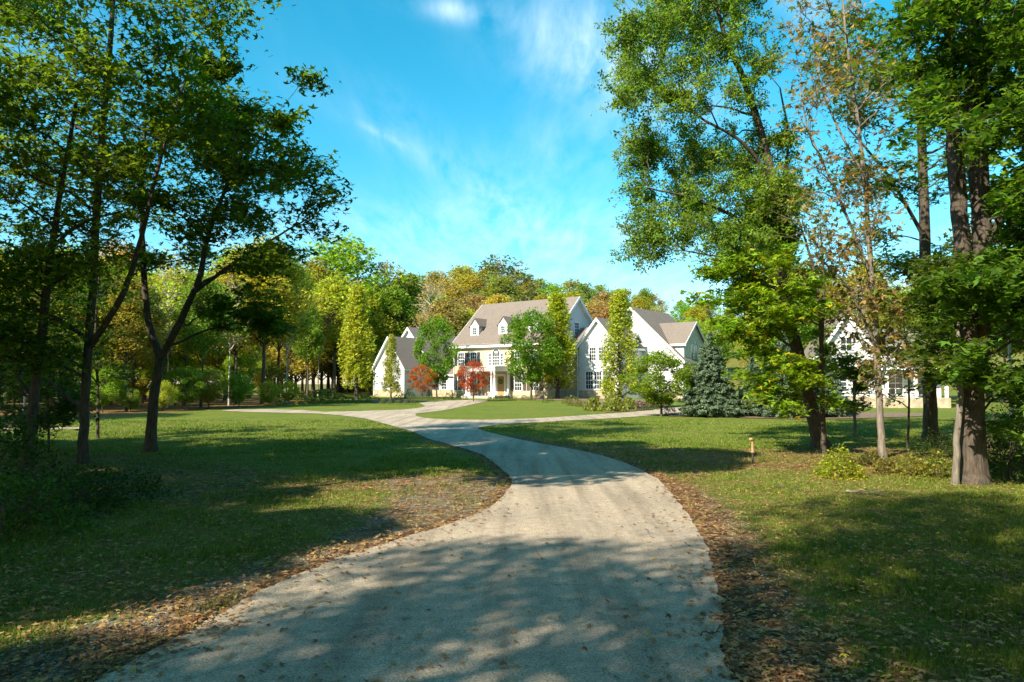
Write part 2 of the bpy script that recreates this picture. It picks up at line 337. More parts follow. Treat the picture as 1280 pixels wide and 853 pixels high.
MAT['stones'] = rnd_ramp('small_stones', [(0, (0.07, 0.06, 0.05)), (0.6, (0.20, 0.18, 0.14)), (1, (0.42, 0.39, 0.33))])

# ------------------------------------------------------------------ plan of the drive (traced on the ground)
drive_px = [(80, 900), (265, 775), (350, 730), (430, 697), (500, 675), (565, 655), (612, 636), (634, 615), (640, 600), (622, 583), (600, 568),
            (560, 556), (535, 549), (515, 540), (480, 530), (455, 523.5), (425, 519.5), (395, 517.6), (330, 516.5), (277, 515), (290, 513.6), (340, 513.0), (380, 513.8), (405, 515.4),
            (440, 514.6), (480, 513.2), (505, 512.0), (522, 510), (532, 508), (527, 505.5), (524, 503.5), (545, 502.0), (575, 500.6), (610, 500.8), (604, 502.6), (585, 506.3),
            (565, 510.5), (545, 514), (521, 517.0), (520, 520), (532, 523), (560, 525.0), (610, 525.2), (660, 523.8), (700, 521.5), (740, 518.2), (780, 515.0), (815, 511.5), (830, 509),
            (880, 508), (960, 509.5), (1010, 510.5), (1010, 513.5), (960, 513.5), (890, 513), (845, 515.5), (822, 518), (795, 521), (760, 523.5), (700, 527), (650, 529.8), (610, 533), (597, 536.5),
            (615, 542), (645, 549), (680, 556), (720, 563), (755, 571), (790, 583), (822, 600), (839, 618), (861, 645), (880, 680), (893, 720), (902, 770), (906, 830), (905, 900)]
def px_poly(pp, sub=3, jit=0.0):
    pts = np.array([G(*p)[:2] for p in pp]); n = len(pts); out = []
    for i in range(n):
        p0, p1, p2, p3 = pts[i - 1], pts[i], pts[(i + 1) % n], pts[(i + 2) % n]
        for k in range(sub):
            t = k / sub
            q = 0.5 * ((2 * p1) + (-p0 + p2) * t + (2 * p0 - 5 * p1 + 4 * p2 - p3) * t * t + (-p0 + 3 * p1 - 3 * p2 + p3) * t ** 3)
            lin = p1 * (1 - t) + p2 * t; q = lin * 0.5 + q * 0.5
            out.append(q + rng.normal(0, jit, 2))
    return np.array(out)
drive = px_poly(drive_px, 9, 0.0); drive = drive + rng.normal(0, 1, drive.shape) * np.clip(.017 - .0007 * drive[:, 1:2], .003, .02)
def sheet(name, poly, mat, z, step, label=None, cat=None, kind=None, gro=None):
    n = len(poly); x0, y0 = poly.min(0); x1, y1 = poly.max(0)
    gx, gy = np.meshgrid(np.arange(x0, x1, step), np.arange(y0, y1, step)); gx = gx.ravel() + 0.013; gy = gy.ravel() + 0.017
    k = sdist(poly, gx, gy) > step * 0.3
    vs_ = [Vector(p) for p in poly] + [Vector((a, b_)) for a, b_ in zip(gx[k], gy[k])]
    res = delaunay_2d_cdt(vs_, [(i, (i + 1) % n) for i in range(n)], [], 1, 1e-5)
    V = np.array([(v[0], v[1]) for v in res[0]]); V3 = np.column_stack([V, H(V[:, 0], V[:, 1]) + z])
    me = bpy.data.meshes.new(name); me.from_pydata(V3.tolist(), [], [f for f in res[2]]); me.update()
    o = link(name, me, mat)
    if me.polygons[0].normal.z < 0:
        bm = bmesh.new(); bm.from_mesh(me); bmesh.ops.reverse_faces(bm, faces=bm.faces); bm.to_mesh(me); bm.free()
    return tag(o, label, cat, gro, kind)
sheet('driveway', drive, MAT['drive'], 0.016, 1.5, 'pale weathered asphalt driveway winding from the camera to the house', 'driveway', 'structure')
path_l = px_poly([(-120, 538), (-20, 537.5), (60, 537), (112, 536.2), (110, 534.5), (60, 534.8), (-20, 535), (-120, 535)], 2)
sheet('path', path_l, MAT['drive'], 0.012, 1.5, 'narrow pale lane behind the left trees', 'path', 'structure')

# ------------------------------------------------------------------ ground cover masks
grav_L = px_poly([(-200, 1000), (-60, 830), (60, 790), (200, 740), (330, 700), (440, 655), (480, 620), (470, 600), (560, 592), (640, 596), (650, 610), (600, 650), (430, 705), (270, 780), (100, 900)], 2)
grav_R = px_poly([(900, 1000), (885, 760), (870, 650), (835, 608), (870, 605), (930, 640), (990, 720), (1040, 830), (1120, 1000)], 2)
lit_R = px_poly([(640, 548), (760, 553), (870, 560), (1080, 556), (1260, 572), (1290, 600), (1090, 600), (960, 592), (900, 605), (870, 625), (800, 585), (700, 560)], 2)
lit_L = px_poly([(-200, 560), (200, 566), (400, 590), (560, 584), (600, 572), (650, 600), (560, 640), (480, 620), (300, 640), (0, 650), (-300, 640)], 2)
lit_W = px_poly([(-400, 545), (-50, 540), (100, 528), (190, 519), (330, 511), (400, 505), (400, 498), (330, 494), (100, 490), (-400, 490)], 2)
def cover(x, y):
    dd = -sdist(drive, x, y)
    lit = np.zeros(x.shape); gr = np.zeros(x.shape)
    sR = np.clip(sdist(grav_R, x, y) / 0.5 + 0.5, 0, 1); sL = np.clip(sdist(grav_L, x, y) / 0.5 + 0.5, 0, 1)
    gr = np.maximum(sR * 0.54, sL * 0.55)
    near = (y < 24)
    lit = np.maximum(lit, np.where(near, np.exp(-np.maximum(dd, 0) / np.where(x > 0, 1.3, 0.5)) * 0.78, np.exp(-np.maximum(dd, 0) / 0.25) * 0.5))
    lit = np.maximum(lit, sR * 0.60); lit = np.maximum(lit, sL * 0.50)
    lit = np.maximum(lit, np.clip(sdist(lit_R, x, y) / 1.2 + 0.4, 0, 1) * 0.58)
    lit = np.maximum(lit, np.clip(sdist(lit_L, x, y) / 1.2 + 0.4, 0, 1) * 0.55)
    lit = np.maximum(lit, np.clip(sdist(lit_W, x, y) / 2 + 0.4, 0, 1) * 0.6)
    lit = np.maximum(lit, np.where(y < 14, 0.43, 0.12))
    lit = np.maximum(lit, smooth(100, 112, y) * 0.45)
    return lit, gr, dd
def axis(fine0, fine1, fs, lo, hi, g=1.09):
    a = list(np.arange(fine0, fine1, fs)); s_ = fs; v = a[-1]
    while v < hi: s_ *= g; v += s_; a.append(v)
    s_ = fs; v = a[0]; pre = []
    while v > lo: s_ *= g; v -= s_; pre.append(v)
    return np.array(pre[::-1] + a)
ax = axis(-9, 9, 0.14, -2600, 2600, 1.07); ay = axis(1.5, 24, 0.14, -60, 4000, 1.06)
gx, gy = np.meshgrid(ax, ay); nx, ny = len(ax), len(ay); gx = gx.ravel(); gy = gy.ravel()
idx = np.arange(nx * ny).reshape(ny, nx); Fq = np.stack([idx[:-1, :-1], idx[:-1, 1:], idx[1:, 1:], idx[1:, :-1]], -1).reshape(-1, 4)
me = np_mesh('ground', np.column_stack([gx, gy, H(gx, gy)]), Fq, smooth=True)
lit, gr, dd = cover(gx, gy)
ca = me.color_attributes.new('cover', 'FLOAT_COLOR', 'POINT')
ca.data.foreach_set('color', np.column_stack([lit, gr, np.zeros_like(lit), np.ones_like(lit)]).astype(np.float32).ravel())
tag(link('ground', me, MAT['ground']), 'mown lawn with leaf litter and gravel shoulders along the drive', 'ground', kind='structure')

# mulch beds
beds = []
def bed(pp, label):
    p = px_poly(pp, 3, 0.03); beds.append(p); sheet('mulch_bed', p, MAT['mulch'], 0.03, 2.0, label, 'mulch bed', 'structure')
bed([(722, 503), (700, 501.5), (655, 500.3), (640, 499.2), (655, 498), (700, 498.5), (760, 499.5), (830, 502), (832, 508), (812, 510.5), (780, 513.5), (757, 514.5), (755, 512), (740, 508)], 'mulch bed with shrubs along the right wing')
bed([(830, 518.5), (850, 516), (900, 514.5), (960, 514.5), (1010, 515), (1060, 516), (1150, 517.5), (1160, 521), (1060, 524), (1000, 524.5), (930, 523), (880, 521.5), (840, 521)], 'long mulch bed under the blue spruces')
bed([(470, 504), (505, 503.2), (520, 503), (520, 500), (500, 499), (470, 499.5), (440, 500)], 'mulch bed before the left wing')

# ------------------------------------------------------------------ house
TH = R(37.0)
house = empty('house', (-7.2, 90, 0), -TH)
tag(house, 'large cream brick house with white wings and brown roofs at end of drive', 'house')
uL = np.array([math.cos(TH), -math.sin(TH)]); vL = np.array([math.sin(TH), math.cos(TH)])
mY = lambda a, b_, c_: (a, c_, b_)      # section in x-z, extruded along y
mX = lambda a, b_, c_: (c_, a, b_)      # section in y-z, extruded along x
def gable(parent, x0, x1, y0, y1, ze, zr, ax_, wall, oh=0.35, trim=True, z0=0.0, roofname='roof', ends=(1, 1), wallname='wall'):
    mp, a0, a1, e0, e1 = (mY, x0, x1, y0, y1) if ax_ == 'y' else (mX, y0, y1, x0, x1)
    c = (a0 + a1) / 2; sl_ = (zr - ze) / (a1 - c)
    wv = MB(); wv.prism([(a0, z0), (a1, z0), (a1, ze), (c, zr), (a0, ze)], e0, e1, mp); W = wv.build(wallname, wall, parent)
    ea_, eb = a0 - oh, a1 + oh; zl = ze - oh * sl_; s0, s1 = e0 - oh * ends[0], e1 + oh * ends[1]
    rf = MB(); rf.prism([(ea_, zl + .02), (c, zr + .02), (eb, zl + .02), (eb, zl + .17), (c, zr + .19), (ea_, zl + .17)], s0, s1, mp); rf.build(roofname, MAT['shingle'], parent)
    if trim:
        for k, (s_, sg) in enumerate(((s0, -1), (s1, 1))):
            tr = MB()
            if not ends[k]: continue
            q = sorted((s_ + sg * 0.004, s_ + sg * 0.07))
            tr.prism([(ea_, zl - .20), (c, zr - .20), (eb, zl - .20), (eb, zl + .14), (c, zr + .16), (ea_, zl + .14)], q[0], q[1], mp)
            # soffit return between rake board and wall
            w0 = (e0 if k == 0 else e1); q2 = sorted((s_ + sg * 0.002, w0 + sg * 0.003))
            tr.prism([(ea_ + .02, zl - .12), (c, zr - .13), (eb - .02, zl - .12), (eb - .02, zl), (c, zr), (ea_ + .02, zl)], q2[0], q2[1], mp)
            tr.build('rake_trim', MAT['white'], parent)
        for (g0, g1) in ((ea_ - .04, ea_ - .004), (eb + .004, eb + .04)):
            fa = MB(); fa.prism([(g0, zl - .12), (g1, zl - .12), (g1, zl + .13), (g0, zl + .13)], s0, s1, mp)
            fa.build('fascia', MAT['white'], parent)
    return W
def window(parent, o, r_, w_, h_, cols, rows, arch=False, sub=False, wname='window'):
    """o: bottom centre on the wall; r_: unit vector to the right as seen from outside"""
    o = np.array(o, float); r_ = np.array(r_, float); n_ = np.cross(r_, [0, 0, 1.0]); u_ = np.array([0, 0, 1.0])
    pane = MB(); pane.obox(o, r_, n_, u_, -w_ / 2, w_ / 2, -0.05, 0.012, 0, h_)
    fr_ = MB(); t_ = 0.09
    if arch:
        K = 14; ra = w_ / 2
        ring = [(math.cos(a) * ra, h_ + math.sin(a) * ra) for a in np.linspace(0, math.pi, K)]
        pv = [o + r_ * x_ + u_ * z_ + n_ * 0.013 for x_, z_ in ring]; pane.add(pv, [tuple(range(K))])
        for rr in (ra, ra * 0.5):
            ww = 0.10 if rr == ra else 0.035
            for k in range(K - 1):
                a, b_ = np.linspace(0, math.pi, K)[k:k + 2]
                q = [(rr, a), (rr + ww, a), (rr + ww, b_), (rr, b_)]
                base = [o + r_ * (math.cos(t2) * r2) + u_ * (h_ + math.sin(t2) * r2) for r2, t2 in q]
                fr_.add([p + n_ * .015 for p in base] + [p + n_ * .06 for p in base], [(0, 1, 2, 3), (7, 6, 5, 4), (0, 4, 5, 1), (1, 5, 6, 2), (2, 6, 7, 3), (3, 7, 4, 0)])
        for a in (R(45), R(90), R(135)):
            p0 = o + u_ * h_ + n_ * .03; d_ = r_ * math.cos(a) + u_ * math.sin(a); s_ = np.cross(d_, n_)
            fr_.add([p0 + s_ * .02, p0 - s_ * .02, p0 - s_ * .02 + d_ * ra, p0 + s_ * .02 + d_ * ra], [(0, 1, 2, 3)])
    fr_.obox(o, r_, n_, u_, -w_ / 2 - t_, -w_ / 2, 0.0, 0.06, -0.02, h_)
    fr_.obox(o, r_, n_, u_, w_ / 2, w_ / 2 + t_, 0.0, 0.06, -0.02, h_)
    if not arch: fr_.obox(o, r_, n_, u_, -w_ / 2 - t_ - .03, w_ / 2 + t_ + .03, 0.0, 0.075, h_, h_ + 0.13)
    fr_.obox(o, r_, n_, u_, -w_ / 2 - t_ - .03, w_ / 2 + t_ + .03, 0.0, 0.10, -0.12, -0.02)
    for i in range(1, cols): fr_.obox(o, r_, n_, u_, -w_ / 2 + w_ * i / cols - .016, -w_ / 2 + w_ * i / cols + .016, 0.014, 0.035, 0, h_)
    for j in range(1, rows):
        hw = .03 if j * 2 == rows else .016
        fr_.obox(o, r_, n_, u_, -w_ / 2, w_ / 2, 0.016, 0.037, h_ * j / rows - hw, h_ * j / rows + hw)
    pn = pane.build(wname, MAT['glass'], parent)
    fr_.build('frame', MAT['white'], parent if sub else pn)
    return pn
def shutters(parent, o, r_, w_, h_, sw=0.42):
    o = np.array(o, float); r_ = np.array(r_, float); n_ = np.cross(r_, [0, 0, 1.0]); u_ = np.array([0, 0, 1.0])
    for s_ in (-1, 1):
        m_ = MB(); c_ = o + r_ * s_ * (w_ / 2 + 0.12 + sw / 2)
        for a, b_ in ((-sw / 2, -sw / 2 + .05), (sw / 2 - .05, sw / 2)): m_.obox(c_, r_, n_, u_, a, b_, .005, .055, -.02, h_ + .05)
        k = int(h_ / 0.1)
        for i in range(k + 1): m_.obox(c_, r_, n_, u_, -sw / 2 + .05, sw / 2 - .05, .005, .04 if i not in (0, k, k // 2) else .052, h_ * i / k - .03, h_ * i / k + .04)
        m_.build('shutter', MAT['shutter'], parent)
E = (1, 0, 0); S = (0, 1, 0)
# main block
gable(house, 0, 14.2, 0, 12, 6.6, 12.0, 'x', MAT['brick'], 0.45)
# the gable ends of the main block are sided white above the brick
for xx, sgn in ((-0.012, -1), (14.212, 1)):
    q = MB(); q.add([(xx, 0.05, 0.9), (xx, 11.95, .9), (xx, 11.95, 6.55), (xx, 6, 11.9), (xx, .05, 6.55)], [(0, 1, 2, 3, 4)]); q.build('gable_siding', MAT['siding'], house)
q = MB(); q.box(-.05, 14.25, -.08, -.003, 6.0, 6.55); q.box(-.1, 14.3, -.24, -.083, 6.3, 6.56); q.build('cornice', MAT['white'], house)
q = MB(); q.box(-.02, 14.22, -.06, -.004, 0, .45); q.build('foundation', MAT['stone'], house)
for x_ in (1.15, 3.15, 9.95, 12.3):
    window(house, (x_, 0, 3.95), E, 0.95, 1.55, 3, 4); shutters(house, (x_, 0, 3.95), E, 0.95, 1.55)
for x_ in (1.15, 3.15, 9.95, 12.3):
    window(house, (x_, 0, 0.95), E, 1.0, 1.7, 3, 4, arch=True); shutters(house, (x_, 0, 0.95), E, 1.15, 1.9)
window(house, (6.65, 0, 3.95), E, 1.1, 1.35, 4, 4, arch=True)
window(house, (5.7, 0, 3.95), E, 0.42, 1.35, 2, 4); window(house, (7.6, 0, 3.95), E, 0.42, 1.35, 2, 4)
for yv, zv in ((4.3, 3.9), (7.8, 3.9), (6, 7.6)):
    window(house, (14.216, yv, zv), S, 0.9, 1.4, 2, 4)
# dormers
for x_ in (2.4, 6.85, 11.3):
    d = MB(); d.box(x_ - .62, x_ + .62, 1.1, 3.6, 7.45, 8.95); dm = d.build('dormer', MAT['siding'], house)
    g = MB(); g.prism([(x_ - .62, 8.95), (x_ + .62, 8.95), (x_, 9.72)], 1.1, 4.0, mY); g.box(x_ - .66, x_ - .45, 1.04, 1.097, 7.6, 9.0); g.box(x_ + .45, x_ + .66, 1.04, 1.097, 7.6, 9.0); g.box(x_ - .44, x_ + .44, 1.05, 1.096, 7.55, 7.8)
    g.build('pediment', MAT['white'], dm)
    rr = MB(); rr.prism([(x_ - .86, 8.68), (x_, 9.75), (x_ + .86, 8.68), (x_ + .86, 8.82), (x_, 9.9), (x_ - .86, 8.82)], .95, 4.4, mY); rr.build('roof', MAT['shingle'], dm)
    window(dm, (x_, 1.1, 7.85), E, 0.55, 0.75, 2, 3, arch=True, sub=True)
# portico
pt = MB(); pt.box(4.3, 9.0, -3.2, -.1, 3.15, 3.62); pt.box(4.2, 9.1, -3.3, -.1, 3.62, 3.74); po = pt.build('portico', MAT['white'], house)
for (cx_, cy__) in ((4.55, -2.95), (5.0, -2.95), (8.3, -2.95), (8.75, -2.95), (8.75, -.35), (4.55, -.35)):
    c_ = MB(); c_.lathe([(.21, .45), (.21, .55), (.16, .6), (.15, 1.6), (.13, 2.95), (.17, 3.02), (.2, 3.15)], (cx_, cy__, 0), 14); c_.box(cx_ - .23, cx_ + .23, cy__ - .23, cy__ + .23, .3, .45); c_.build('column', MAT['white'], po)
st = MB(); st.box(4.1, 9.2, -3.5, -.07, 0, .3); st.box(4.5, 8.8, -3.9, -3.504, 0, .15); st.build('step', MAT['paving'], house)
dr = MB(); dr.box(6.9, 7.9, -.07, -.003, .32, 2.5); do = dr.build('door', MAT['door'], house)
q = MB()
for a_, b_ in ((.12, .45), (.55, .88)):
    for z0_, z1_ in ((.2, .8), (.95, 1.9)): q.box(6.9 + a_, 6.9 + b_, -.095, -.072, .32 + z0_, .32 + z1_)
q.build('panel', MAT['door'], do)
wr = MB(); th = np.linspace(0, 2 * math.pi, 17); wr.tube(np.column_stack([7.4 + .24 * np.cos(th), np.full(17, -.12), 1.95 + .24 * np.sin(th)]), .07, 6); wr.build('wreath', simple('wreath_green', (.03, .07, .02), (.08, .13, .03), 20, .9), do)
q = MB(); q.box(6.72, 6.88, -.09, -.004, .3, 2.62); q.box(7.92, 8.08, -.09, -.004, .3, 2.62); q.box(6.72, 8.08, -.1, -.004, 2.63, 2.85); q.build('door_frame', MAT['white'], house)
window(house, (5.9, 0, .7), E, .8, 1.8, 2, 4)
# left wing
gable(house, -13.0, -7.4, -1.4, 5, 4.0, 7.8, 'y', MAT['siding'])
q = MB(); q.box(-13.06, -7.34, -1.46, -1.404, 0, .9); q.build('foundation', MAT['stone'], house)
window(house, (-10.2, -1.4, 1.15), E, 1.9, 1.25, 6, 3); window(house, (-10.2, -1.4, 3.7), E, 0.9, 1.2, 3, 4)
gable(house, -15.0, -8.2, 3.6, 12, 5.5, 9.4, 'y', MAT['siding'])
q = MB(); q.prism([(2.9, 7.15), (3.58, 8.1), (3.58, 7.2)], -13.4, -9.8, mX); q.build('roof', MAT['shingle'], house)
window(house, (-8.2, 4.6, 4.3), S, 0.7, .9, 2, 2)
gable(house, -8.2, -0.01, 4.5, 10, 3.1, 5.2, 'x', MAT['siding'], ends=(0, 0))
q = MB(); q.box(-7.3, -.1, 3.1, 4.4, 0, .9); q.build('garden_wall', MAT['stone'], house)
for x_ in (-5.8, -3.2): window(house, (x_, 4.5, 1.0), E, .9, 1.5, 2, 4)
# link and right wings
gable(house, 14.25, 18.6, 3.5, 10.5, 5.8, 8.3, 'x', MAT['siding'], ends=(0, 0))
window(house, (15.5, 3.5, 3.9), E, .8, 1.2, 2, 4)
gable(house, 16.9, 21.9, 2.1, 8.6, 6.0, 8.9, 'y', MAT['siding'])
q = MB(); q.box(16.84, 21.96, 2.04, 2.096, 0, .95); q.build('foundation', MAT['stone'], house)
window(house, (18.75, 2.1, 4.3), E, .8, 1.45, 3, 4); window(house, (19.95, 2.1, 4.3), E, .8, 1.45, 3, 4)
for x_ in (18.3, 19.4, 20.5): window(house, (x_, 2.1, 1.15), E, .9, 1.9, 3, 4)
gable(house, 14.4, 26.8, 8.0, 17.5, 4.5, 10.5, 'y', MAT['siding'], 0.4)
q = MB(); q.box(21.97, 26.86, 7.94, 7.996, 0, .8); q.build('foundation', MAT['stone'], house)
window(house, (24.3, 8.0, 1.1), E, .9, 1.5, 2, 4)
# cross gable on the garage roof, facing right
def cross(y0, y1, xf, xb, z0_, ze_, zr_, name='dormer'):
    yc = (y0 + y1) / 2
    d = MB(); d.prism([(y0, z0_), (y1, z0_), (y1, ze_), (yc, zr_), (y0, ze_)], xb, xf, mX); dm = d.build(name, MAT['siding'], house)
    s_ = (zr_ - ze_) / (y1 - yc); o_ = .3
    rr = MB(); rr.prism([(y0 - o_, ze_ - o_ * s_ + .02), (yc, zr_ + .02), (y1 + o_, ze_ - o_ * s_ + .02), (y1 + o_, ze_ - o_ * s_ + .16), (yc, zr_ + .18), (y0 - o_, ze_ - o_ * s_ + .16)], xb - .5, xf + o_, mX); rr.build('roof', MAT['shingle'], dm)
    tt = MB(); tt.prism([(y0 - o_, ze_ - o_ * s_ - .14), (yc, zr_ - .16), (y1 + o_, ze_ - o_ * s_ - .14), (y1 + o_, ze_ - o_ * s_ + .13), (yc, zr_ + .15), (y0 - o_, ze_ - o_ * s_ + .13)], xf + o_ + .004, xf + o_ + .06, mX)
    tt.box(xb, xf + o_, y0 - o_ - .05, y0 - o_ - .004, ze_ - o_ * s_ - .1, ze_ - o_ * s_ + .13)
    tt.build('rake_trim', MAT['white'], dm); return dm
dm = cross(8.35, 14.2, 26.83, 21.0, 4.0, 6.3, 8.7)
window(dm, (26.83, 11.6, 4.6), S, .95, 1.5, 2, 4, arch=True, sub=True); window(dm, (26.83, 10.55, 4.6), S, .6, 1.5, 1, 4, sub=True)
dm = cross(5.2, 6.9, 22.0, 20.0, 5.0, 6.6, 7.3)
window(dm, (22.0, 6.05, 5.2), S, .8, 1.2, 2, 4, sub=True)
for (x_, y_, z_) in ((.06, -.14, 6.2), (14.1, -.14, 6.2), (16.8, 2.0, 5.5), (21.98, 2.0, 5.5), (26.86, 7.9, 4.0), (-7.32, -1.5, 3.6), (-13.08, -1.5, 3.6)):
    q = MB(); q.tube([(x_, y_, .1), (x_, y_, z_)], [.045, .045], 6); q.build('downpipe', MAT['white'], house)
# garage doors
def garage_door(x_, yc, w_):
    o = np.array([x_, yc, 0.02]); r_ = np.array(S, float); n_ = np.cross(r_, [0, 0, 1.0]); u_ = np.array([0, 0, 1.0])
    g = MB()
    for i in range(4): g.obox(o, r_, n_, u_, -w_ / 2, w_ / 2, 0.003, .05, i * .56, i * .56 + .545)
    gd = g.build('garage_door', MAT['white'], house)
    p = MB()
    for k in range(4):
        a = -w_ / 2 + w_ * (k + .12) / 4; b_ = -w_ / 2 + w_ * (k + .88) / 4; p.obox(o, r_, n_, u_, a, b_, .052, .062, 1.78, 2.12)
    p.build('window', MAT['glass'], gd)
    t = MB(); t.obox(o, r_, n_, u_, -w_ / 2 - .15, -w_ / 2 - .004, 0, .08, -.02, 2.4); t.obox(o, r_, n_, u_, w_ / 2 + .004, w_ / 2 + .15, 0, .08, -.02, 2.4); t.obox(o, r_, n_, u_, -w_ / 2 - .15, w_ / 2 + .15, 0, .09, 2.404, 2.6)
    t.build('frame', MAT['white'], gd)
garage_door(21.9, 5.4, 2.6)
for y_ in (10.0, 13.2, 16.2): garage_door(26.8, y_, 2.5)

# ---- second building, at the right edge of the lawn
gp = P(1062, 515, 50)
gh = empty('guest_house', (gp[0], 50, 0), -R(12)); tag(gh, 'smaller white sided building with stone base behind the right hand trees', 'house')
gable(gh, -1.9, 1.7, 0, 6, 3.9, 6.5, 'y', MAT['siding'], .3)
q = MB(); q.box(-1.95, 1.75, -.06, -.004, 0, .8); q.build('foundation', MAT['stone'], gh)
window(gh, (-.1, 0, 4.0), E, .7, .9, 2, 2); window(gh, (-.6, 0, 1.2), E, .9, 1.3, 2, 4); window(gh, (.8, 0, 1.2), E, .9, 1.3, 2, 4)
gable(gh, 1.75, 6.2, 1.2, 7.5, 4.4, 5.6, 'x', MAT['siding'], .3, ends=(0, 1))
q = MB(); q.box(1.76, 6.3, -.2, 1.15, 2.75, 2.9); q.box(1.76, 6.3, -.26, -.204, 2.65, 2.95); q.build('porch_roof', MAT['white'], gh)
q = MB(); q.box(1.76, 6.3, -.2, 1.19, 0, .75); q.build('foundation', MAT['stone'], gh)
for x_ in (2.4, 4.2, 6.1):
    q = MB(); q.box(x_ - .09, x_ + .09, -.15, .03, .754, 2.645); q.build('porch_post', MAT['white'], gh)
window(gh, (3.3, 1.2, 1.0), E, .9, 1.5, 2, 4); window(gh, (5.2, 1.2, 1.0), E, .9, 1.5, 2, 4); window(gh, (4.4, 1.2, 3.2), E, .8, .8, 2, 2)

# ------------------------------------------------------------------ leaves and trees
def T_maple():
    v = [(0, 0, 0), (.22, .38, .03), (0, 1.0, -.10), (-.22, .38, .03), (.34, .06, .03), (.78, .48, -.08), (.16, .36, .04), (-.16, .36, .04), (-.78, .48, -.08), (-.34, .06, .03)]
    f = [(0, 1, 2, 3), (0, 4, 5, 6), (0, 7, 8, 9)]
    return np.array(v, float) - [0, .4, 0], np.array(f)
def T_kite():
    return np.array([(0, 0, 0), (.30, .45, .06), (0, 1, -.08), (-.30, .45, .06)], float) - [0, .5, 0], np.array([(0, 1, 2, 3)])
def T_clump():
    v = []; f = []
    for k, a in enumerate((0.2, 2.3, 4.4)):
        c_, s_ = math.cos(a), math.sin(a); b_ = len(v)
        for (x_, y_, z_) in ((0, .05, 0), (.26, .5, .1), (0, 1, -.12 + .2 * (k - 1)), (-.26, .5, .1)): v.append((c_ * x_ - s_ * y_, s_ * x_ + c_ * y_, z_))
        f.append((b_, b_ + 1, b_ + 2, b_ + 3))
    return np.array(v), np.array(f)
TEM = {'maple': T_maple(), 'kite': T_kite(), 'clump': T_clump()}
def leaf_mesh(name, C, size, tmpl='maple', flat=0.5, rg=None, upv=None, minrnd=0, maxrnd=1):
    """C (n,3) centres; flat 0..1: how level the leaves lie"""
    rg = rg or rng; tv, tf = TEM[tmpl]; n = len(C); K = len(tv)
    nrm = rg.normal(0, 1, (n, 3)); nrm /= np.linalg.norm(nrm, axis=1)[:, None]
    nrm[:, 2] = np.abs(nrm[:, 2]); nrm = nrm * (1 - flat) + np.array([0, 0, 1.0]) * flat if upv is None else nrm * (1 - flat) + upv * flat
    nrm /= np.linalg.norm(nrm, axis=1)[:, None]
    t = rg.normal(0, 1, (n, 3)); t -= (t * nrm).sum(1)[:, None] * nrm; t /= np.linalg.norm(t, axis=1)[:, None]; b_ = np.cross(nrm, t)
    s_ = (size * rg.uniform(.5, 1.45, n))[:, None, None]
    V = C[:, None, :] + s_ * (tv[None, :, 0:1] * b_[:, None, :] + tv[None, :, 1:2] * t[:, None, :] + tv[None, :, 2:3] * nrm[:, None, :])
    Fc = (tf[None] + (np.arange(n) * K)[:, None, None]).reshape(-1, 4)
    rnd = np.repeat(rg.uniform(minrnd, maxrnd, n), len(tf))
    return np_mesh(name, V.reshape(-1, 3), Fc, rnd)
def curve_pts(p0, p1, n=6, sag=0.12, jit=0.05, rg=None):
    rg = rg or rng; t = np.linspace(0, 1, n)[:, None]; p0 = np.array(p0, float); p1 = np.array(p1, float); ln = np.linalg.norm(p1 - p0)
    q = p0 + (p1 - p0) * t; q[:, 2] += (np.sin(t[:, 0] * math.pi)) * sag * ln
    q[1:-1] += rg.normal(0, jit * ln / n, (n - 2, 3)) * 1.5
    return q
def smooth_path(pts, n=5):
    pts = np.array(pts, float); out = []
    for i in range(len(pts) - 1):
        p0 = pts[max(i - 1, 0)]; p1 = pts[i]; p2 = pts[i + 1]; p3 = pts[min(i + 2, len(pts) - 1)]
        for k in range(n):
            t = k / n; out.append(0.5 * ((2 * p1) + (-p0 + p2) * t + (2 * p0 - 5 * p1 + 4 * p2 - p3) * t * t + (-p0 + 3 * p1 - 3 * p2 + p3) * t ** 3))
    out.append(pts[-1]); return np.array(out)

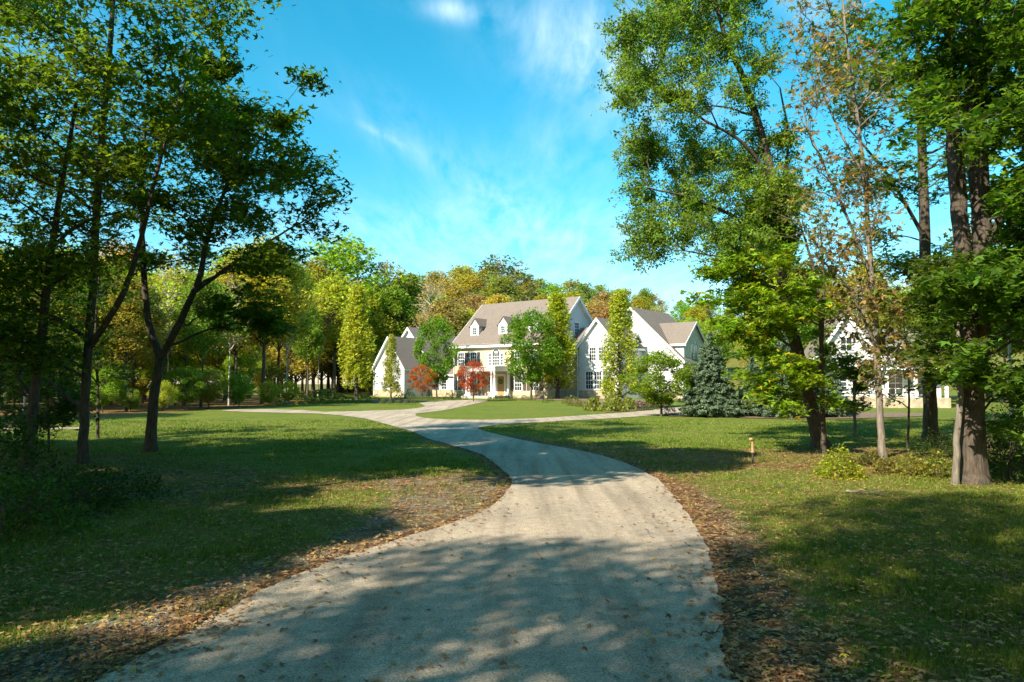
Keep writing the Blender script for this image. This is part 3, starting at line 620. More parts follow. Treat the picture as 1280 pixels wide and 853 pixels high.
# --- foreground trees: stems followed in the photo, crowns grown from blobs hung on limbs
def fg_tree(name, stems, regions, label, cat='tree', leaf=0.11, tmpl='maple', color=(.07, .13, .02), mat='leaf', bark='bark', seed=1, group=None, flare=1.5):
    """stems: lists of (px,py,depth,radius); regions: (poly_px, n_blobs, depth0, depth1, blob radius m, leaves per blob, flat)"""
    rg = np.random.default_rng(seed)
    b0 = stems[0][0]; base = G(b0[0], b0[1]); root = empty(name, base)
    tag(root, label, cat, group)
    scale_d = base[1]
    skel = []; 
    for si, st_ in enumerate(stems):
        pts = []; rad = []
        for (px, py, dp, rd) in st_:
            p = P(px, py, scale_d + dp); pts.append(p - base); rad.append(rd)
        if si == 0: pts[0] = np.array([0, 0, -0.1])
        path = smooth_path(pts, 6); rr = np.interp(np.linspace(0, 1, len(path)), np.linspace(0, 1, len(rad)), rad)
        if si == 0 or pts[0][2] < 0.3:
            rr = rr * (1 + flare * .38 * np.exp(-np.maximum(path[:, 2], 0) / .16))
        path[1:-1] += rg.normal(0, .006, path[1:-1].shape)
        pf = np.linspace(0, len(path) - 1, len(path) * 3); path3 = np.column_stack([np.interp(pf, np.arange(len(path)), path[:, q]) for q in range(3)]); m_ = MB(); m_.tube(path3, np.interp(pf, np.arange(len(path)), rr), 24, rid=.045); m_.build('trunk' if si == 0 else 'branch', MAT[bark], root)
        skel.append(np.column_stack([path, rr]))
    sk = np.vstack(skel)
    tw = MB(); LC = []
    for (poly, nb, d0, d1, br_, nl, flat) in regions:
        poly = np.array(poly, float); lo = poly.min(0); hi = poly.max(0); k = 0; cnt = 0
        while k < nb and cnt < 5000:
            cnt += 1
            q = rg.uniform(lo, hi)
            if not pip(poly, np.array([q[0]]), np.array([q[1]]))[0]: continue
            k += 1
            dp = rg.uniform(d0, d1); c = P(q[0], q[1], scale_d + dp) - base
            if c[2] < .5: continue
            dv = sk[:, :3] - c; dist = np.linalg.norm(dv, axis=1); hor = np.hypot(dv[:, 0], dv[:, 1])
            cost = dist + np.maximum(0, dv[:, 2] + 0.25 * hor) * 1.5 + rg.uniform(0, .8, len(dist)) - np.minimum(sk[:, 3], .1) * 4
            cost[sk[:, 2] < 1.0] += 3
            j = int(np.argmin(cost)); s0 = sk[j]
            ln = dist[j]; rs = min(s0[3] * .65, .012 + .011 * ln)
            limb = curve_pts(s0[:3], c, 8, .06, .10, rg); rl_ = np.linspace(rs, .007, 8); tw.tube(limb, rl_, 5)
            if ln > 1.2: sk = np.vstack([sk, np.column_stack([limb[2:6], rl_[2:6]])])
            nt_ = 9 if flat > .4 else 15; gs = .2 if flat > .4 else .10
            dirs = rg.normal(0, 1, (nt_, 3)); dirs /= np.linalg.norm(dirs, axis=1)[:, None]; dirs[:, 2] *= (.55 if flat > .4 else .95)
            for i in range(nt_):
                a = limb[rg.integers(4, 8)]; e = c + dirs[i] * br_ * rg.uniform(.45, 1.25)
                tp = curve_pts(a, e, 5, .04, .12, rg); tw.tube(tp, np.linspace(.007, .002, 5), 3)
                m2 = max(2, int(nl / nt_)); tt = rg.beta(2.2, 1.2, m2); ii = np.clip((tt * 4).astype(int), 0, 3); ff = (tt * 4 - ii)[:, None]
                pp = tp[ii] * (1 - ff) + tp[ii + 1] * ff + rg.normal(0, 1, (m2, 3)) * np.array([br_ * gs, br_ * gs, br_ * (.11 if flat > .4 else gs)]) 
                LC.append(pp)
    tw.build('twigs', MAT[bark], root)
    C = np.vstack(LC)
    me_ = leaf_mesh('crown', C, leaf, tmpl, regions[0][6], rg)
    o = link('crown', me_, MAT[mat], root); o.color = (*color, 1)
    return root

# left of the drive
fg_tree('maple_tree', [[(104, 580, 0, .10), (106, 500, 0, .09), (111, 430, 0, .088), (118, 330, 0, .075), (123, 230, 0, .075), (132, 120, 0, .06), (140, 20, 0, .05), (146, -120, 0, .03)],
                       [(110, 436, 0, .07), (150, 375, -.4, .06), (176, 300, -.6, .045), (200, 200, -.8, .035), (235, 90, -1, .02)],
                       [(110, 425, 0, .05), (75, 400, .3, .04), (30, 380, .6, .03)]],
        [([(-60, -180), (250, -220), (335, -60), (338, 15), (312, 60), (300, 120), (240, 180), (150, 250), (40, 250), (-80, 150)], 108, -2.8, 3.0, 1.15, 260, .42),
         ([(250, 40), (320, 60), (396, 95), (392, 108), (340, 120), (368, 158), (330, 190), (240, 160)], 9, -.8, .8, .55, 230, .45),
         ([(-60, 230), (90, 250), (100, 400), (60, 480), (-60, 470)], 22, -1.8, 2, .9, 220, .45)],
        'tall dark maple with a forked trunk left of the drive', leaf=.115, color=(.105, .185, .02), seed=3)
fg_tree('maple_tree', [[(188, 565, 0, .135), (192, 500, 0, .115), (199, 450, 0, .105), (186, 405, .1, .08), (180, 340, .1, .07), (178, 240, .2, .05), (182, 140, .3, .03)],
                       [(199, 452, 0, .09), (222, 408, -.3, .085), (248, 350, -.6, .07), (262, 290, -.8, .05), (290, 220, -1, .035), (330, 170, -1, .02)],
                       [(240, 368, -.4, .05), (290, 330, -.8, .04), (340, 300, -1, .025), (390, 270, -1.2, .015)]],
        [([(150, 130), (260, 90), (330, 165), (370, 160), (400, 205), (428, 230), (418, 246), (380, 262), (408, 292), (385, 318), (378, 355), (350, 368), (290, 330), (200, 320), (150, 260)], 64, -2.2, 2.2, .8, 220, .45),
         ([(250, 372), (300, 350), (352, 368), (335, 395), (358, 428), (310, 415), (262, 402)], 12, -1.2, .6, .5, 190, .5),
         ([(150, 260), (200, 300), (190, 380), (150, 380)], 5, -1, 1.5, .6, 160, .5)],
        'maple with low crooked fork and long drooping boughs on left lawn', leaf=.12, color=(.09, .165, .018), seed=4)
fg_tree('maple_tree', [[(32, 585, 0, .10), (42, 500, 0, .085), (52, 420, 0, .08), (62, 330, 0, .07), (76, 240, 0, .05), (95, 130, 0, .03)],
                       [(64, 310, 0, .045), (100, 280, .2, .03), (150, 265, .4, .02)]],
        [([(-80, 120), (130, 180), (160, 300), (110, 360), (70, 470), (-80, 500)], 34, -1.2, 3, .9, 220, .4)],
        'slender leaning maple at the far left above the shrubs', leaf=.10, color=(.17, .26, .02), mat='leaf_yel', seed=6)
# understory left
fg_tree('sapling', [[(123, 548, 0, .045), (122, 480, 0, .04), (120, 400, 0, .03), (126, 330, 0, .02)]],
        [([(70, 340), (160, 350), (170, 480), (110, 510), (60, 460)], 18, -1.2, 1.2, .75, 190, .45)], 'thin sapling behind the forked maple', leaf=.10, color=(.08, .14, .02), seed=8, flare=.4)
fg_tree('sapling', [[(-8, 560, 0, .05), (0, 480, 0, .04), (14, 400, 0, .03), (30, 330, 0, .02)]],
        [([(-60, 330), (90, 340), (100, 450), (90, 545), (-60, 550)], 28, -1.5, 2.0, .75, 190, .45)], 'bushy green sapling filling the left edge', leaf=.10, color=(.05, .11, .02), seed=9, flare=.4)
fg_tree('sapling', [[(62, 566, 0, .03), (60, 500, 0, .025), (66, 440, 0, .018)]],
        [([(30, 420), (110, 430), (108, 530), (40, 545)], 14, -.8, .8, .6, 170, .45)], 'short sapling between the two left trunks', leaf=.09, color=(.055, .11, .02), seed=10, flare=.3)
# right of the drive
fg_tree('oak_tree', [[(1027, 560, 0, .20), (1014, 510, 0, .165), (1000, 450, 0, .155), (986, 400, 0, .15), (976, 338, 0, .135), (965, 220, 0, .11), (934, 112, 0, .085), (905, 42, 0, .06), (880, -50, 0, .035)],
                     [(966, 230, 0, .06), (930, 180, -.5, .045), (880, 150, -.8, .03), (820, 110, -1, .018)],
                     [(975, 330, 0, .06), (930, 280, -.6, .045), (870, 250, -1, .03), (810, 235, -1.3, .018)],
                     [(970, 270, 0, .05), (985, 180, .5, .035), (975, 110, .8, .02)]],
        [([(805, -60), (900, -120), (960, -40), (925, 20), (955, 60), (955, 110), (900, 170), (850, 160), (830, 110), (800, 118), (775, 132), (760, 112), (772, 95), (757, 55), (790, 30)], 56, -2.1, 2.1, .8, 300, .12),
         ([(800, 165), (900, 160), (985, 165), (975, 120), (1000, 250), (985, 330), (900, 335), (862, 318), (850, 290), (800, 330), (778, 318), (812, 270), (790, 245), (766, 235), (768, 190)], 70, -2.1, 2.1, .8, 310, .12)],
        'tall oak leaning left over the lawn right of the drive', leaf=.085, tmpl='clump', color=(.155, .255, .03), mat='leaf', seed=12)
fg_tree('maple_tree', [[(1029, 568, 0, .06), (1028, 500, 0, .055), (1026, 420, 0, .045), (1020, 350, 0, .035), (1003, 290, 0, .025), (985, 240, 0, .015)],
                       [(1027, 470, 0, .03), (985, 430, -.4, .025), (930, 400, -.6, .015)], [(1027, 440, 0, .03), (1030, 360, .2, .025), (1025, 280, .3, .015)]],
        [([(872, 345), (930, 318), (1000, 300), (1045, 350), (1040, 440), (1010, 500), (990, 530), (950, 522), (925, 500), (918, 460), (905, 430), (872, 395)], 56, -1.6, 1.6, .5, 190, .45),
         ([(940, 470), (1040, 440), (1050, 500), (1005, 525), (955, 520)], 7, -1.2, .2, .4, 150, .55)],
        'low spreading maple with bright yellow-green leaves beside the leaning oak', leaf=.11, color=(.20, .33, .022), mat='leaf_spot', bark='bark', seed=13, flare=.4)
fg_tree('beech_tree', [[(1104, 573, 0, .085), (1099, 500, 0, .07), (1094, 400, 0, .065), (1088, 320, 0, .055), (1078, 200, 0, .045), (1062, 80, 0, .03), (1050, -30, 0, .02)],
                       [(1090, 350, 0, .035), (1050, 250, 0, .03), (1010, 160, 0, .02), (1000, 90, 0, .012)],
                       [(1097, 440, 0, .03), (1060, 360, -.4, .025), (1020, 320, -.6, .015)], [(1080, 220, 0, .03), (1030, 120, .3, .02), (1015, 20, .4, .012)]],
        [([(985, 20), (1040, -30), (1120, -40), (1125, 300), (1080, 350), (1020, 330), (990, 250), (980, 120)], 50, -1.8, 1.8, .75, 70, .3),
         ([(1035, 340), (1130, 340), (1150, 470), (1090, 500), (1040, 440)], 16, -1.5, 1, .6, 90, .4)],
        'slim beech with thin turning orange-brown leaves', leaf=.105, color=(.34, .24, .09), mat='leaf_mix', bark='bark_pale', seed=14, flare=.5)
fg_tree('maple_tree', [[(1164, 553, 0, .20), (1161, 480, 0, .175), (1158, 380, 0, .165), (1155, 260, 0, .14), (1150, 120, 0, .11), (1146, -40, 0, .06)],
                       [(1157, 300, 0, .06), (1110, 220, -.5, .04), (1060, 160, -.8, .02)]],
        [([(1030, 60), (1120, -60), (1250, -80), (1250, 260), (1190, 330), (1110, 340), (1060, 280), (1040, 180)], 50, -2.2, 2, .85, 220, .5),
         ([(1110, 320), (1190, 330), (1200, 480), (1150, 470), (1105, 400)], 22, -2, .3, .65, 170, .5)],
        'dark straight maple trunk behind the beech', leaf=.12, color=(.105, .17, .02), seed=15)
fg_tree('maple_tree', [[(1216, 604, 0, .235), (1214, 540, 0, .205), (1213, 460, 0, .185), (1207, 390, 0, .14), (1202, 300, 0, .13), (1194, 200, 0, .13), (1188, 80, 0, .10), (1184, -60, 0, .05)],
                       [(1218, 480, 0, .16), (1226, 400, .05, .155), (1228, 300, .05, .15), (1222, 180, .05, .16), (1220, 60, .1, .13), (1218, -80, .1, .06)],
                       [(1226, 330, 0, .06), (1262, 250, -.4, .045), (1300, 190, -.8, .03)]],
        [([(1120, -100), (1340, -100), (1340, 200), (1250, 150), (1180, 170), (1120, 110)], 50, -2, 1.8, .8, 250, .45),
         ([(1240, 150), (1340, 150), (1340, 560), (1262, 560), (1240, 460)], 44, -1.6, 1.4, .65, 210, .5),
         ([(1170, 330), (1250, 340), (1260, 480), (1210, 500), (1178, 440)], 13, -1.8, -.6, .5, 120, .55)],
        'massive twin-stemmed maple at the right edge of the lawn', leaf=.115, color=(.095, .19, .022), seed=16, flare=.7)
fg_tree('sapling', [[(1193, 606, 0, .055), (1197, 540, 0, .05), (1200, 470, 0, .045), (1196, 400, 0, .03), (1185, 330, 0, .015)]],
        [([(1150, 330), (1210, 340), (1220, 470), (1180, 480), (1150, 420)], 14, -.9, .6, .5, 140, .5)], 'thin bent stem growing against the twin-stemmed maple', leaf=.10, color=(.09, .15, .02), bark='bark_pale', seed=17, flare=.6)
fg_tree('sapling', [[(1068, 546, 0, .055), (1068, 520, 0, .045), (1067, 480, 0, .03), (1066, 450, 0, .015)]],
        [([(1030, 478), (1050, 440), (1085, 445), (1104, 480), (1092, 522), (1060, 528), (1036, 515)], 16, -.8, .8, .5, 150, .45)], 'young round-headed tree on the right lawn before the spruces', leaf=.12, color=(.13, .18, .015), bark='bark_pale', seed=18, flare=.4)

fg_tree('sapling', [[(1134, 562, 0, .03), (1136, 500, 0, .025), (1134, 440, 0, .02), (1128, 390, 0, .01)]],
        [([(1085, 385), (1150, 380), (1152, 500), (1110, 510), (1085, 450)], 12, -.8, .8, .5, 90, .45)], 'thin sapling between the beech and the straight maple', leaf=.09, color=(.17, .25, .03), seed=19, flare=.3)
# --- shrubs and undergrowth: leaves on real stems
def shrub(name, x_, y_, rx, h_, label, color, n=900, leaf=.08, seed=0, mat='leaf', tmpl='kite', group=None, stems=9, flat=.3, dense=0.0, cat='shrub'):
    rg = np.random.default_rng(seed + 100); root = empty(name, (x_, y_, float(H(x_, y_))))
    tag(root, label, cat, group)
    m_ = MB(); LC = []
    for i in range(stems):
        a = rg.uniform(0, 2 * math.pi); rr = rx * rg.uniform(.2, .9); e = np.array([rr * math.cos(a), rr * math.sin(a), h_ * rg.uniform(.6, .95) * math.sqrt(max(.15, 1 - (rr / rx) ** 2 * .7))])
        s_ = np.array([.12 * rx * math.cos(a), .12 * rx * math.sin(a), -.03]); pth = curve_pts(s_, e, 6, .05, .12, rg); m_.tube(pth, np.linspace(.012, .003, 6) * max(.6, min(rx, 1.5)), 4)
    d = rg.normal(0, 1, (n, 3)); d /= np.linalg.norm(d, axis=1)[:, None]; d[:, 2] = np.abs(d[:, 2]) * 1.0 - .12
    lump = 1 + .16 * np.sin(d[:, 0] * 5 + seed) * np.cos(d[:, 1] * 4 + seed * 2) + .08 * np.sin(d[:, 2] * 11 + seed)
    rad = rg.uniform(0.3 + dense, 1, n) ** (.4) * lump * (.93 + .12 * rg.random(n))
    C = d * rad[:, None] * np.array([rx, rx, h_ * .92]); C[:, 2] = np.maximum(C[:, 2], .02)
    m_.build('stems', MAT['bark'], root)
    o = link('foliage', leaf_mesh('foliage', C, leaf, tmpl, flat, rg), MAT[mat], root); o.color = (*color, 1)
    return root
def copy_tree(o, parent=None):
    c = o.copy(); col.objects.link(c); c.parent = parent
    for ch in list(o.children): copy_tree(ch, c)
    return c
def gnd(px, py): g_ = G(px, py); return float(g_[0]), float(g_[1])
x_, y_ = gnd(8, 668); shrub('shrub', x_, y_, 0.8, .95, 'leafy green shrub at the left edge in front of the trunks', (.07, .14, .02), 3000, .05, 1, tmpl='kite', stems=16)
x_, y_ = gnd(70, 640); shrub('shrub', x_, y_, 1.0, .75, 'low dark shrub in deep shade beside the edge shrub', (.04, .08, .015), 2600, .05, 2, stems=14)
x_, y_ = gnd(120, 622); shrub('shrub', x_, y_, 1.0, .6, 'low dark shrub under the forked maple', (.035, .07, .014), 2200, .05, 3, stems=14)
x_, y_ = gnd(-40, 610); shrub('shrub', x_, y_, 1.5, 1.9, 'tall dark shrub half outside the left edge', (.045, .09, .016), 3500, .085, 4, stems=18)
x_, y_ = gnd(1050, 597); shrub('shrub', x_, y_, .44, .62, 'bright yellow-green bush beside the oak', (.30, .37, .03), 2600, .045, 5, stems=16, mat='leaf_yel')
wk = 0
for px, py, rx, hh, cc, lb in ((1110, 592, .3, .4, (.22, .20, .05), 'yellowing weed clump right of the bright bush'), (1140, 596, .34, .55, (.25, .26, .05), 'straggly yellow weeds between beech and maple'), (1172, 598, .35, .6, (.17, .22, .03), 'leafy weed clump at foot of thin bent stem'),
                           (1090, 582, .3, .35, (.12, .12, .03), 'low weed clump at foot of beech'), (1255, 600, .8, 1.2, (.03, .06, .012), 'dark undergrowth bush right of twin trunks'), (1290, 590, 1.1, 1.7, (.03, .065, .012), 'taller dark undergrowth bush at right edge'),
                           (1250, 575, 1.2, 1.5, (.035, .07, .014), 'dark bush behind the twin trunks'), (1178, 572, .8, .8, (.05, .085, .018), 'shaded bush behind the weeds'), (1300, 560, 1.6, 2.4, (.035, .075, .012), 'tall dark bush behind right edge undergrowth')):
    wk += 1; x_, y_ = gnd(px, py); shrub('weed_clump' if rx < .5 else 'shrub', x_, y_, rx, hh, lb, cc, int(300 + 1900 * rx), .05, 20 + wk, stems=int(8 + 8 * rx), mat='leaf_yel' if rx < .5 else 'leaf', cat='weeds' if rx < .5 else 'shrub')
# garden shrubs near the house
def far_shrub(lst, name, label, color, group, leaf=.09, n=420, dense=.35):
    pr = None
    for i, (px, py, wpx, hpx) in enumerate(lst):
        x_, y_ = gnd(px, py); sc = y_ / F; rx = wpx * sc / 2 * 1.12; hh = hpx * sc * 1.35
        if pr is None:
            o = pr = shrub(name, x_, y_, .6, .7, label, color, n, leaf, 40 + len(lst) + int(color[0] * 100), dense=dense, group=group, stems=5)
        else: o = copy_tree(pr)
        o.location = (x_, y_, float(H(x_, y_))); o.scale = (rx / .6, rx / .6, hh / .7); o.rotation_euler[2] = i * 1.3
        o['label'] = label[i] if isinstance(label, list) else label
def ordn(i): return ['first', 'second', 'third', 'fourth', 'fifth', 'sixth', 'seventh', 'eighth', 'ninth', 'tenth'][i]
bw = [(478, 505.5, 8, 5), (487, 505.8, 8, 5), (497, 506, 8, 5), (507, 506, 8, 5.5), (516, 506, 8, 5)]
far_shrub(bw, 'boxwood_shrub', ['clipped boxwood %s from the left in the row before the left wing' % ordn(i) for i in range(5)], (.17, .21, .035), 'clipped boxwoods before the left wing')
bw2 = [(612, 501.5, 6, 6), (619, 501.6, 6, 6), (626, 501.4, 6, 7), (634, 501, 8, 7), (642, 501, 8, 6), (656, 501, 11, 6), (665, 501, 9, 6)]
far_shrub(bw2, 'boxwood_shrub', ['clipped boxwood %s from the left in the row right of the portico' % ordn(i) for i in range(7)], (.13, .19, .03), 'clipped boxwoods right of the portico')
bw3 = [(560, 500, 12, 7), (570, 500, 12, 8), (580, 500, 10, 7)]
far_shrub(bw3, 'boxwood_shrub', ['dark hedge bush %s from the left before the left house windows' % ordn(i) for i in range(3)], (.06, .10, .02), 'dark hedge bushes left of the portico')
far_shrub([(742, 512, 20, 15), (766, 513, 26, 17), (786, 511, 18, 14)], 'ornamental_grass', ['tall ornamental grass clump left of pear tree by right wing', 'broad ornamental grass clump at foot of pear tree', 'green ornamental grass clump right of pear tree'], (.26, .29, .07), 'ornamental grass clumps by the right wing', leaf=.16, n=1500)
far_shrub([(717, 506, 18, 12), (708, 504, 12, 8), (727, 507, 16, 7)], 'shrub', ['mixed shrub left of the grass clumps', 'small shrub right of the columnar pear', 'low yellow shrub nearest the island lawn'], (.17, .17, .035), 'yellowish bed shrubs', n=500)
far_shrub([(800, 511, 20, 10), (815, 509.5, 18, 14)], 'barberry_shrub', ['low purple-brown shrub right of grass clumps', 'taller purple-brown shrub before garage'], (.12, .055, .05), 'purple-brown shrubs before the garage', n=500)
far_shrub([(808, 512, 14, 6), (822, 511, 12, 6), (682, 503, 8, 6), (688, 502, 8, 7)], 'shrub', ['low green mound before garage, left one', 'low green mound before garage, right one', 'small green bush under columnar pear, left one', 'small green bush under columnar pear, right one'], (.09, .15, .02), 'small green mounds', n=400)
far_shrub([(838, 519, 14, 17), (860, 519.5, 16, 14)], 'shrub', ['grey-brown leggy shrub right of small round tree', 'pale yellow shrub at foot of big spruce'], (.13, .12, .06), 'shrubs by the small round tree', n=380, dense=0)
far_shrub([(378, 507, 16, 13), (405, 505, 40, 16), (428, 504, 30, 9), (456, 503, 18, 9), (345, 508, 26, 9)], 'shrub', ['round green bush at wood edge left of drive loop', 'wide yellow bush at wood edge', 'low yellow-green bush near the loop lawn', 'low bush left of left wing', 'low yellow bush below pale trunks'], (.20, .21, .03), 'bushes along the wood edge', n=700, leaf=.10)
far_shrub([(500, 498.5, 14, 9), (512, 498.5, 12, 12), (470, 500, 10, 6)], 'shrub', ['green shrub under left wing window', 'dark green shrub at corner of left wing', 'small shrub at left end of left wing'], (.06, .11, .025), 'foundation shrubs of the left wing', n=450)

# --- small and far trees from prototypes
def proto(kind, seed, h_=12.0, leaf=.27, n=9000):
    rg = np.random.default_rng(seed); root = empty('tree', (0, 0, 0))
    m_ = MB(); C = []
    spec = {'round': (.22, .30, 1.0), 'tall': (.45, .19, 1.0), 'columnar': (.14, .155, 1.0), 'sparse': (.30, .26, .35), 'bare': (.5, .15, .12), 'small': (.24, .40, 1.0), 'red': (.30, .50, .9), 'canopy': (.76, .24, 1.0)}[kind]
    z0_, wr, dn = spec
    lean = rg.normal(0, .012, 2) * h_
    zs = np.linspace(0, 1, 9); trunk = np.column_stack([lean[0] * zs ** 2 * 1.5 + rg.normal(0, .005 * h_, 9) * zs, lean[1] * zs ** 2 * 1.5 + rg.normal(0, .005 * h_, 9) * zs, zs * h_ * .9 - .1])
    rt = (.0065 if kind == 'bare' else .011 if n > 14000 else .015) * h_ * (1 - zs * .88); rt[0] *= 1.35; m_.tube(trunk, rt, 7)
    nb = {'round': 70, 'tall': 54, 'columnar': 70, 'sparse': 46, 'bare': 26, 'small': 44, 'red': 34, 'canopy': 40}[kind]
    for i in range(nb):
        f = (i + rg.random()) / nb; z_ = z0_ + (1 - z0_) * f
        if kind == 'columnar': prof = (math.sin(math.pi * min(1, .10 + .9 * f) ** .8) ** .55) * (1 - .45 * f)
        else: prof = math.sqrt(max(.05, 1 - (2 * (f * .96) - .85) ** 2)) if kind != 'small' else math.sqrt(max(.05, 1 - (2 * f - 1) ** 2))
        if kind == 'canopy': prof = 1.0
        a = i * 2.4 + rg.normal(0, .5); rr = wr * h_ * prof * rg.uniform(.25, 1.0) ** .6
        c = np.array([rr * math.cos(a), rr * math.sin(a), z_ * h_ * .97]); zi = max(.1, min(.85, z_ - .8 * rr / h_ - .03)); s_ = np.array([np.interp(zi, zs * .9, trunk[:, k]) for k in range(3)])
        m_.tube(curve_pts(s_, c, 5, .02, .15, rg), np.linspace(.005 * h_, .0012 * h_, 5), 4)
        if kind in ('bare', 'sparse'):
            for q in range(5):
                e = c + rg.normal(0, .055 * h_, 3) + np.array([0, 0, .04 * h_]); m_.tube(curve_pts(c * .7 + s_ * .3, e, 4, .02, .15, rg), np.linspace(.002 * h_, .0005 * h_, 4), 3)
        cr = h_ * (.085 if kind not in ('columnar', 'small', 'red') else (.055 if kind == 'columnar' else .115)) * rg.uniform(.6, 1.3); k = int(n * dn / nb * rg.uniform(.6, 1.4) * 1.0)
        d = rg.normal(0, 1, (k, 3)); d /= np.linalg.norm(d, axis=1)[:, None]; d[:, 2] *= .75 if kind != 'columnar' else 1.4
        C.append(c + d * (cr * rg.uniform(.25, 1.12, k) ** .55)[:, None])
    m_.build('trunk', MAT['bark_birch'] if kind in ('bare', 'sparse') else MAT['bark'], root)
    link('crown', leaf_mesh('crown', np.vstack(C), leaf, 'kite', .3, rg), MAT['leaf'], root)
    return root
def spruce_proto(seed, h_=5.0):
    rg = np.random.default_rng(seed); root = empty('spruce_tree', (0, 0, 0)); m_ = MB(); m_.tube([(0, 0, -.1), (0, 0, h_ * .5), (0, 0, h_ * .97)], [.11, .06, .01], 7); C = []; U = []
    nz = 26
    for i in range(nz):
        f = i / nz; z_ = .12 + (h_ - .2) * f; rad = 1.75 * (1 - f) ** .85 * (1 + .10 * rg.normal())
        nbr = int(15 * (1 - f) + 5)
        for j in range(nbr):
            a = 2 * math.pi * (j + rg.random() * .7) / nbr; L_r = rad * rg.uniform(.72, 1.12)
            e = np.array([L_r * math.cos(a), L_r * math.sin(a), z_ + .06 * L_r + rg.normal(0, .04)]); s_ = np.array([0, 0, z_ + .14 * L_r])
            pth = curve_pts(s_, e, 5, -.05, .06, rg); m_.tube(pth, np.linspace(.018, .004, 5), 3)
            k = int(85 * L_r + 14); t = rg.random(k) ** .55; 
            pp = s_ + (e - s_) * t[:, None]; side = np.array([-math.sin(a), math.cos(a), 0]); wd = .30 * (1 - t * .75) * min(1, L_r)
            pp = pp + side * (rg.uniform(-1, 1, k) * wd)[:, None]; pp[:, 2] += rg.normal(-.02, .03, k); C.append(pp)
    m_.build('trunk', MAT['bark'], root); link('crown', leaf_mesh('crown', np.vstack(C), .085, 'clump', .25, rg), MAT['needle'], root); return root
PR = {k: [proto(k, 50 + 7 * i + len(k)) for i in range(nv)] for k, nv in (('round', 3), ('tall', 3), ('columnar', 2), ('sparse', 2), ('bare', 2))}
PRn = {'tall': [proto('tall', 91 + i, leaf=.19, n=20000) for i in range(3)], 'round': [proto('round', 97, leaf=.2, n=20000)], 'bare': PR['bare']}
PR['small'] = [proto('small', 71, 5, .14, 13000)]; PR['red'] = [proto('red', 73, 5, .12, 12000)]
PR['canopy'] = [proto('canopy', 81, 11, .2, 42000), proto('canopy', 83, 11, .16, 12000)]
PR['pear'] = [proto('columnar', 75, 10, .20, 11000), proto('columnar', 76, 10, .20, 9000)]
SP = spruce_proto(5)
used = set(); TREES = []
def put(pr, x_, y_, h_, h0, color, name, base_label, group=None, rot=0, wide=1.0, cat='tree'):
    if id(pr) in used: o = copy_tree(pr)
    else: used.add(id(pr)); o = pr
    o.name = name
    o.location = (x_, y_, float(H(x_, y_)) - .05); s_ = h_ / h0; o.scale = (s_ * wide, s_ * wide, s_); o.rotation_euler = (0, 0, rot)
    o['category'] = cat
    if group: o['group'] = group
    elif 'group' in o: del o['group']
    for ch in o.children:
        if ch.name.startswith('crown'): ch.color = (*color, 1)
    TREES.append((o, base_label, 640 + F * x_ / y_)); return o
def top_h(x_, y_, pytop): # height of a tree whose top is seen at pytop
    return (480 - pytop) * y_ / F + CAMZ - float(H(x_, y_))
def near_tree(kind, i, px, pybase, pytop, color, name, label, wide=1, h0=10, depth=None, group=None):
    y_ = depth or gnd(px, pybase)[1]; x_ = (px - 640) / F * y_; return put(PR[kind][i], x_, y_, top_h(x_, y_, pytop), h0, color, name, label, group, rot=px, wide=wide)
near_tree('pear', 0, 697, 499, 366, (.32, .38, .03), 'pear_tree', 'tall columnar yellow-green pear before the main house right end', 1.3, depth=79)
near_tree('pear', 1, 775, 510, 362, (.34, .40, .05), 'pear_tree', 'columnar pear with thin top before the white right wing', 1.15)
near_tree('pear', 1, 489, 499, 418, (.34, .38, .07), 'pear_tree', 'thin-leaved young pear in front of the left wing gable', 1.0, depth=82)
near_tree('pear', 0, 446, 499, 356, (.36, .41, .05), 'pear_tree', 'tall yellow-green columnar tree left of the left wing', 1.15, depth=82)
near_tree('small', 0, 546, 496, 398, (.14, .27, .022), 'shade_tree', 'bright green tree between left wing and main house', .64, 5, depth=84)
near_tree('small', 0, 664, 499, 390, (.13, .25, .022), 'shade_tree', 'dense green tree touching the columnar pear before the brick front', .9, 5, depth=77)
near_tree('red', 0, 592, 502, 452, (.42, .10, .03), 'japanese_maple', 'red-leaved maple in front of the portico', .92, 5)
near_tree('red', 0, 528, 499, 457, (.42, .14, .03), 'japanese_maple', 'orange-red maple before the left wing', .95, 5, depth=80)
near_tree('small', 0, 826, 520, 440, (.19, .28, .02), 'lawn_tree', 'small round green tree where the drive passes the spruce', 1.35, 5)
for px, pb, ptop, w_, lb in ((888, 521, 410, 1.0, 'big blue spruce right of the garage'), (983, 522, 402, 1.05, 'blue spruce behind the low spreading maple'), (940, 520, 440, .9, 'shorter blue spruce between the two big ones'), (1030, 521, 420, .9, 'blue spruce in front of the smaller white building')):
    y_ = gnd(px, pb)[1]; x_ = (px - 640) / F * y_
    put(SP, x_, y_, top_h(x_, y_, ptop), 5, (.135, .20, .115), 'spruce_tree', lb, 'blue spruces beside the lawn', rot=px, wide=w_)

PAL = {'olive': (.30, .29, .05), 'green': (.17, .27, .035), 'bright green': (.22, .36, .04), 'yellow-green': (.34, .40, .05), 'golden': (.40, .34, .07), 'rust-brown': (.32, .24, .11), 'tan': (.42, .35, .19), 'dark green': (.09, .16, .03)}
rr = random.Random(3)
